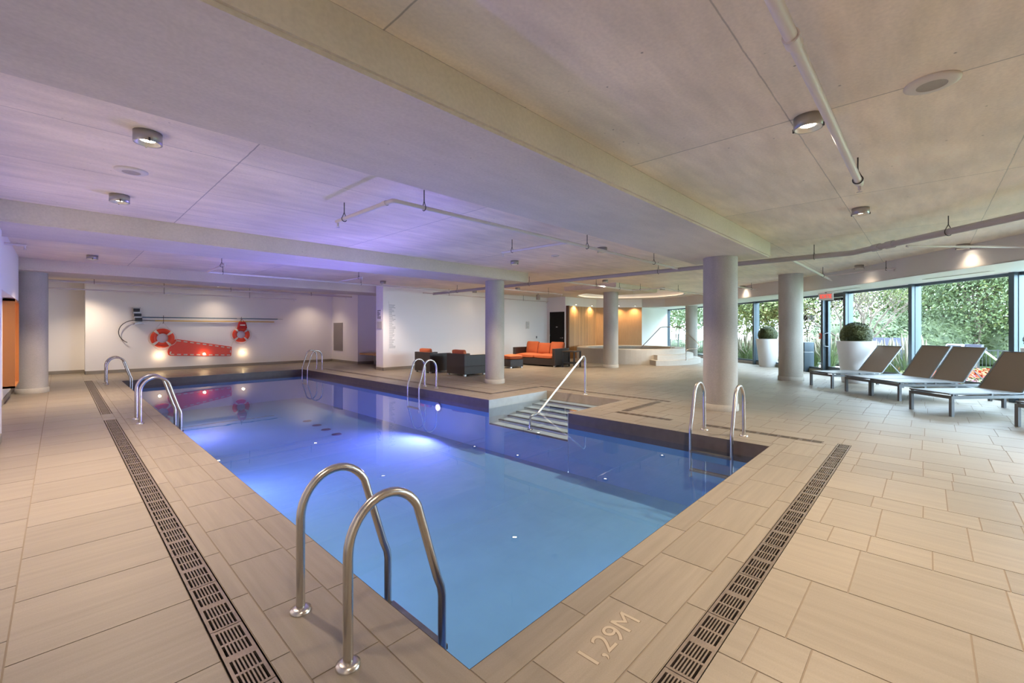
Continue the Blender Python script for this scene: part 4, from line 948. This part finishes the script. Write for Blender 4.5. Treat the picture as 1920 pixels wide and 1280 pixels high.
b = MB(); b.prism([(0, 0)], 0, 0) if False else b.add([(x*(.17 if z < 0 else .11), y, z) for z in (-.13, .13) for y in (-.20, -.08) for x in (-1, 1)], [(0, 2, 3, 1), (4, 5, 7, 6), (0, 1, 5, 4), (2, 6, 7, 3), (0, 4, 6, 2), (1, 3, 7, 5)]); bagb = b.build('bag_body', M['bag'], t, bevel=.03)
b = MB(); b.tube([(-.08, -.12, .12), (0, -.06, .24), (.08, -.12, .12)], .010, 6); b.build('bag_handle', M['bag'], bagb)
b = MB(); b.box(-.09, .09, -.204, -.200, -.02, .02); b.build('bag_print', M['rope'], bagb)
t = thing('brush_pole', 'long blue-grey pole with a dark brush head at its left end', 'pole', (1.95, YW, 1.85)); b = MB(); b.tube([(-.05, -.10, 0), (4.25, -.10, .0)], .017, 10); b.build('pole', M['blue'], t)
b = MB(); b.tube([(4.25, -.10, 0), (4.45, -.10, .0)], .010, 8); b.tube([(2.80, -.10, 0), (2.90, -.10, 0)], .024, 10); b.build('pole_sleeve', M['silver'], t)
b = MB(); b.box(-.22, -.06, -.16, -.04, .18, .30); b.box(-.20, -.02, -.16, -.04, .02, .12); b.box(-.18, 0, -.16, -.04, -.14, -.02); b.build('brush_bristle', M['dark'], t)
b = MB(); b.box(-.24, -.04, -.17, -.02, .12, .16); b.box(-.22, 0, -.17, -.02, -.02, .02); b.box(-.20, .04, -.17, -.02, -.24, -.19); b.box(-.24, -.04, -.17, -.02, .29, .33); b.build('brush_back', M['silver'], t)
t = thing('hook_pole', 'long yellow shepherd hook pole with a dark curved hook at its left end', 'pole', (2.30, YW, 1.735)); b = MB(); b.tube([(0, -.07, 0), (3.78, -.07, .0)], .017, 10); b.build('pole', M['yellow'], t)
b = MB(); pts = [(0, -.07, 0), (-.36, -.07, .01)]+[(-.52+.0+.42*math.cos(a)-.0, -.07, -.39+.40*math.sin(a)) for a in [math.radians(85+13*k) for k in range(13)]]
b.tube(pts, .011, 8); b.build('hook', M['dark'], t)
for i, x in enumerate((2.52, 4.90)):
    o = MB(); o.bar((x, YW, 1.66), (x, YW-.12, 1.66), .02, .02); o.bar((x, YW-.12, 1.66), (x, YW-.12, 1.92), .012, .012); o = o.build('wall_hook', M['rod'], shift=(x, YW, 1.6)); tag(o, 'small steel wall hook holding both poles, '+('left one' if i == 0 else 'right one'), 'hook')

# glowing timber niche at the far left
t = thing('timber_niche', 'orange lit timber-framed niche on the left wall beside the pillar', 'niche', (-.75, 13.4, .30))
b = MB(); b.box(.001, .16, -.60, -.56, 0, 1.73); b.box(.001, .16, .56, .60, 0, 1.73); b.box(.001, .16, -.60, .60, 1.69, 1.73); b.box(.001, .16, -.60, .60, 0, .04); b.build('niche_frame', mat('niche_timber', (.42, .16, .04), .4, emis=(1, .4, .12), es=0), t)
b = MB(); b.box(.002, .012, -.56, .56, .04, 1.69); b.build('niche_panel', M['wood'], t)
b = MB(); b.box(.02, .05, -.555, -.545, .06, 1.67); b.box(.02, .05, .54, .55, .06, 1.67); b.box(.02, .05, -.54, .54, 1.675, 1.685); b.build('light_strip', mat('strip_glow', (1, .7, .4), .4, emis=(1, .55, .22), es=6), t)

# depth mark cut into the coping tile
def depth_mark(x, y, rz, lab, size=.155, width=.39):
    t = thing('depth_mark', lab, 'depth marking', (x, y, 0), rz)
    o = text_mesh('1,29M', size, M['textd'], 'edge_shade', t, .0001, 0, width); o.location = (.0028, -.0028, .0005)  # dark offset copies: shadow line of the engraving put into colour
    o = text_mesh('1,29M', size, M['textd'], 'edge_shade', t, .0001, 0, width); o.location = (-.0028, .0028, .0005)
    o = text_mesh('1,29M', size, M['textc'], 'carved_figures', t, .0001, .0, width); o.location = (0, 0, .0012)
depth_mark(1.79, 1.075, 0, 'engraved depth mark reading 1,29M on the near coping tile')
depth_mark(6.42, 2.75, PI/2, 'faint depth mark on the right coping beside the ladder, far from the viewpoint', .10, .22)

# ---------------------------------------------------------------- garden outside
b = MB(); b.box(8, 60, -30, 40, -.12, -.02)
g = b.build('garden_ground', M['lawn'], kind='structure')
def gpt(u, dist, z=0):
    f = 813.4; cs, sn = math.cos(math.radians(43.76)), math.sin(math.radians(43.76)); r = (u-960)/f*dist
    return (dist*cs+r*sn, dist*sn-r*cs, z)
b = MB()
for (xa, ya), (xb, yb) in zip(WIN[:-1], WIN[1:]):
    L = math.hypot(xb-xa, yb-ya); nx, ny = (yb-ya)/L, -(xb-xa)/L
    b.prism([(xa+nx*.1, ya+ny*.1), (xa+nx*3.6, ya+ny*3.6), (xb+nx*3.6, yb+ny*3.6), (xb+nx*.1, yb+ny*.1)], -.03, -.005)
b.build('added_bounce_ground', M['bounce'], kind='structure')  # pale ground band added to bounce daylight up to soffit and ceiling
def leaf_cloud(b, c, rad, n, s, rnd, shell=.55):
    for k in range(n):
        d = Vector((rnd.gauss(0, 1), rnd.gauss(0, 1), rnd.gauss(0, 1))).normalized(); q = shell+(1-shell)*rnd.random()
        p = Vector(c)+Vector((d.x*rad[0], d.y*rad[1], d.z*rad[2]))*q*(1+.25*noise.noise(d*2.5+Vector(c)))
        u = Vector((rnd.random()-.5, rnd.random()-.5, rnd.random()-.5)).normalized(); v = u.orthogonal().normalized(); z = s*(.6+.8*rnd.random())
        b.add([p-u*z, p+v*z*.5, p+u*z, p-v*z*.5], [(0, 1, 2, 3)])
def branchy(b, p, d, L, r, depth, rnd, tips):
    q = p+d*L; b.tube([p, (p+q)/2+Vector((rnd.random()-.5, rnd.random()-.5, 0))*L*.12, q], [r, r*.8, r*.6], 6, False)
    if depth == 0: tips.append(q); return
    for k in range(3 if depth > 1 else 2):
        nd = (d+Vector((rnd.random()-.5, rnd.random()-.5, rnd.random()*.35-.05))*1.25).normalized(); branchy(b, q, nd, L*(.62+.2*rnd.random()), r*.58, depth-1, rnd, tips)
def tree(x, y, h, rad, m, lab, seed, n=2600, s=.085, depth=4, grp='trees beyond the windows', low=.3):
    rnd = random.Random(seed); t = thing('tree', lab, 'tree', (x, y, -.05), rnd.random()*6, grp); tips = []
    b = MB()
    for k in range(3): branchy(b, Vector((0.1*k, 0, 0)), Vector((rnd.random()-.5, rnd.random()-.5, 1.5)).normalized(), h*.20, .06, depth, rnd, tips)
    b.build('trunk', M['bark'], t)
    b = MB(); per = max(6, n//len(tips))
    for p in tips: leaf_cloud(b, p, (rad*.30, rad*.30, rad*.22), per//2, s, rnd, .1)
    if rad > 2: leaf_cloud(b, (0, 0, h*.56), (rad, rad, h*.40), n, s, rnd, .5)
    b.build('foliage', M[m], t)
def bush(x, y, rx, rz_, m, lab, seed, n=2200, s=.05, zc=None):
    rnd = random.Random(seed); t = tag(MB().lathe([(.01, 0), (rx*.75, .1), (rx*.8, rz_), (rx*.5, rz_*1.6), (.01, rz_*1.75)], 14).build('x', M[m]), lab, 'shrub', 'shrubs outside the windows')
    me = t.data; bpy.data.objects.remove(t); b = MB()
    b.lathe([(.01, 0), (rx*.75, .1), (rx*.8, rz_), (rx*.5, rz_*1.6), (.01, rz_*1.75)], 14); leaf_cloud(b, (0, 0, rz_), (rx, rx, rz_), n, s, rnd, .8)
    o = b.build('shrub', M[m], loc=(x, y, -.05)); tag(o, lab, 'shrub', 'shrubs outside the windows')
x, y, _ = gpt(1612, 15.5); tree(x, y, 5.6, 1.9, 'la', 'thin leaved tree with bare grey branches seen right of the glass door', 11, 2600, .045)
x, y, _ = gpt(1830, 16.5); tree(x, y, 6.6, 3.4, 'lb', 'big full green tree filling the widest window at the right', 12, 26000, .05)
x, y, _ = gpt(1755, 21); tree(x, y, 6.0, 3.0, 'la', 'tall green tree behind the loungers left of the biggest one', 13, 7000, .085)
x, y, _ = gpt(1960, 16); tree(x, y, 6.2, 3.2, 'la', 'green tree at the right picture edge outside', 14, 13000, .055)
x, y, _ = gpt(1512, 23); tree(x, y, 6.6, 3.4, 'la', 'bright green tree just left of the glass door', 15, 9000, .09)
x, y, _ = gpt(1440, 24.5); tree(x, y, 6.2, 3.2, 'la', 'bright green tree seen behind the white planter between the columns', 16, 9000, .09)
x, y, _ = gpt(1392, 27); tree(x, y, 6.4, 3.2, 'lb', 'green tree outside beside the thick column', 17, 5500, .09)
x, y, _ = gpt(1322, 33); tree(x, y, 7.0, 4.2, 'lb', 'pale green tree outside behind the hot tub column', 18, 4500, .13)
x, y, _ = gpt(1270, 38); tree(x, y, 7.5, 4.4, 'la', 'tree outside at the leftmost window', 19, 4500, .14)
for i, u in enumerate((1600, 1680, 1745, 1810, 1875, 1950)):
    x, y, _ = gpt(u, 17.5+(i % 2)); bush(x, y, 1.5, 1.15, 'lb', ('dark hedge bush behind the painted garden wall', 'dark hedge bush right of the thin branched tree', 'dark hedge bush behind the outdoor loungers', 'dark hedge bush under the biggest tree', 'dark hedge bush by the right planter', 'dark hedge bush past the right picture edge')[i], 30+i, 3000, .07)
for i, (u, dd) in enumerate(((1390, 21.0), (1440, 20.0), (1500, 18.4), (1262, 29), (1330, 26))):
    x, y, _ = gpt(u, dd); bush(x, y, .8+.25*(i > 2), .42, 'lb', ('low shrub outside beside the thick column', 'low shrub outside behind the middle planter', 'low shrub outside left of the glass door', 'low shrub outside the leftmost window', 'low shrub outside behind the small planter')[i], 50+i, 1500, .05)
# painted garden wall
xa, ya, _ = gpt(1606, 15.5); xb, yb, _ = gpt(1725, 14.2)
t = thing('garden_wall', 'low violet-grey painted garden wall with orange shapes outside the window', 'garden wall', (xa, ya, -.05))
b = MB(); b.bar((0, 0, .6), (xb-xa, yb-ya, .6), .15, 1.2); b.build('wall_panel', M['greyw'], t)
b = MB(); L = math.hypot(xb-xa, yb-ya); ux, uy = (xb-xa)/L, (yb-ya)/L; px, py = uy*-.08, ux*.08
sg = -1 if (px*(-1)+py*(-.96)) < 0 else 1; px *= sg; py *= sg
def G(s, z, d=1): return (ux*s+px*d, uy*s+py*d, z)
b.add([G(.10, .42), G(1.15, .42), G(.75, .62), G(.2, .66)], [(0, 1, 2, 3)]); b.add([G(.12, .1), G(1.3, .1), G(1.2, .25), G(.1, .26)], [(0, 1, 2, 3)]); b.build('orange_shape', M['orangep'], t)
b = MB(); b.tube([G(0, .80, 1.3), G(.5, .77, 1.3), G(1.0, .86, 1.3), G(1.5, .80, 1.3)], .02, 6); b.build('white_line', M['rope'], t)
# ornamental grasses: first one built, the rest copied
def grass_tuft(seed, h=.85):
    rnd = random.Random(seed); t = thing('ornamental_grass', 'x', 'grass clump', (0, 0, 0), 0, 'feathery grasses outside the windows'); b = MB(); pl = MB()
    for k in range(150):
        a = rnd.random()*2*PI; sp = rnd.random()**.7*.42; r0 = .12*rnd.random(); hh = h*(.55+.5*rnd.random())
        P = [Vector((math.cos(a)*(r0+sp*f*f), math.sin(a)*(r0+sp*f*f), hh*(f-.18*f*f*sp*2))) for f in (0, .35, .7, 1)]
        w = Vector((-math.sin(a), math.cos(a), 0))*.006
        for i in range(3): b.add([P[i]-w, P[i]+w, P[i+1]+w*.6, P[i+1]-w*.6], [(0, 1, 2, 3)])
        if k % 6 == 0:
            q = P[-1]+Vector((0, 0, .06)); d = Vector((math.cos(a)*.12, math.sin(a)*.12, 1)).normalized(); pl.tube([P[-2], q, q+d*.10, q+d*.30], [.003, .020, .026, .004], 6, False)
    b.build('blades', M['gr'], t); pl.build('plumes', M['straw'], t); return t
pr = grass_tuft(5)
gs = [(1375, 19.8, 'left of the post by the thick column'), (1395, 19.4, 'close by the thick column'), (1410, 19.0, 'behind the left mullion of the middle planter'), (1470, 17.4, 'hidden partly by the second right column'), (1496, 16.6, 'behind the litter bin'), (1512, 16.2, 'below the glass sticker'), (1528, 15.8, 'just left of the door post'),
      (1556, 15.2, 'behind the door handle'), (1612, 13.9, 'right of the planter by the door'), (1660, 13.0, 'tall one before the painted wall'), (1676, 12.6, 'in the middle of the window with the painted wall'), (1697, 12.3, 'near the right mullion of the painted wall window'), (1640, 14.2, 'against the painted wall'), (1450, 18.6, 'behind the middle planter')]
for i, (u, dd, l) in enumerate(gs):
    x, y, _ = gpt(u, dd); lab = 'feathery straw-tipped grass clump outside, '+l; sc_ = .95+.35*((i*37) % 10)/10
    if i == 0: pr.location = (x, y, -.05); pr['label'] = lab; pr.scale = (sc_,)*3
    else: dup(pr, (x, y, -.05), i*1.3, lab, None, (sc_,)*3)
# flower bed
rnd = random.Random(3)
def outside(x, y, d):
    for (xa, ya), (xb, yb) in zip(WIN[:-1], WIN[1:]):
        L = math.hypot(xb-xa, yb-ya)
        if ((x-xa)*(yb-ya)-(y-ya)*(xb-xa))/L > d: return True
    return False
def bed(name, poly_u, d0, d1, m, n, s, h, lab):
    b = MB()
    for k in range(n):
        u = poly_u[0]+(poly_u[1]-poly_u[0])*rnd.random(); dd = d0+(d1-d0)*rnd.random(); x, y, _ = gpt(u, dd); z = h*(.5+.5*rnd.random()); p = Vector((x, y, z-.03))
        if not outside(x, y, .45): continue
        a = Vector((rnd.random()-.5, rnd.random()-.5, (rnd.random()-.5)*.8)).normalized(); c = a.orthogonal().normalized(); q = s*(.6+.8*rnd.random())
        b.add([p-a*q, p+c*q, p+a*q, p-c*q], [(0, 1, 2, 3)])
    o = b.build(name, M[m]); o['kind'] = 'stuff'; tag(o, lab, 'plants')
bed('bed_foliage', (1690, 1985), 8.6, 12.5, 'la', 9000, .05, .30, 'dense green foliage of the flower bed outside the widest window')
bed('orange_flowers', (1720, 1985), 10.2, 12.4, 'flr', 2600, .04, .36, 'orange and red flowers along the back of the bed outside the widest window')
bed('pink_flowers', (1700, 1985), 8.8, 10.8, 'flp', 1500, .035, .33, 'dull pink flowers in the front of the bed outside the widest window')
# fence with rails behind the bed, outdoor loungers, pool rail outside
def fence(u0, d0, u1, d1, h, lab, n):
    xa, ya, _ = gpt(u0, d0); xb, yb, _ = gpt(u1, d1); t = thing('railing', lab, 'fence', (xa, ya, -.05)); dx, dy = xb-xa, yb-ya
    b = MB(); b.bar((0, 0, h), (dx, dy, h), .04, .04); b.bar((0, 0, .12), (dx, dy, .12), .03, .03)
    for k in range(n*5+1): b.bar((dx*k/(n*5), dy*k/(n*5), .12), (dx*k/(n*5), dy*k/(n*5), h), .014, .014)
    b.build('rail_panel', M['fence'], t)
    for k in range(n+1): p = MB(); p.bar((dx*k/n, dy*k/n, 0), (dx*k/n, dy*k/n, h+.04), .05, .05); p.build('post', M['fence'], t)
fence(1800, 15.6, 1990, 14.0, .75, 'low black metal railing outside behind the flower bed', 5)
fence(1240, 28.0, 1345, 24.0, 1.15, 'black metal railing outside the leftmost windows', 6)
b = MB(); x, y, _ = gpt(1842, 13.6); t = thing('outdoor_handrail', 'white curved handrail outside beyond the loungers', 'handrail', (x, y, -.05), math.radians(-46))
b.tube([(-.35, 0, .30), (-.35, 0, .85)]+[(-.22+.13*math.cos(a), 0, .85+.13*math.sin(a)) for a in [PI-PI*.65*k/6 for k in range(7)]]+[(.55, 0, .45), (.9, 0, .35)], .03, 10); b.build('rail', mat('white_metal', (.8, .8, .8), .4), t)
for u, dd, l in ((1748, 12.6, 'white framed outdoor chair seen over the middle loungers'), (1782, 12.3, 'grey outdoor lounger back seen over the middle loungers')):
    x, y, _ = gpt(u, dd); t = thing('outdoor_chair', l, 'chair', (x, y, -.03), math.radians(-60)); grey = 'grey' in l; mm = M['greyw'] if grey else bpy.data.materials['white_metal']
    b = MB(); b.box(-.3, .3, -.30, .30, .38, .43); b.build('seat', M['greyw'], t)
    b = MB(); b.bar((.28, -.3, .4), (.55, -.3, 1.03), .03, .04); b.bar((.28, .3, .4), (.55, .3, 1.03), .03, .04); b.bar((.55, -.3, 1.03), (.55, .3, 1.03), .03, .04); b.build('back_frame', mm, t)
    b = MB(); b.add([(.30, -.28, .43), (.30, .28, .43), (.55, .28, 1.01), (.55, -.28, 1.01), (.33, -.28, .42), (.33, .28, .42), (.58, .28, 1.0), (.58, -.28, 1.0)], [(0, 1, 2, 3), (7, 6, 5, 4), (0, 3, 7, 4), (1, 5, 6, 2)]); b.build('backrest', M['greyw'], t)
    for sx in (-.27, .27):
        for s in (-.27, .27): b = MB(); b.box(sx-.02, sx+.02, s-.02, s+.02, 0, .39); b.build('leg', mm, t)
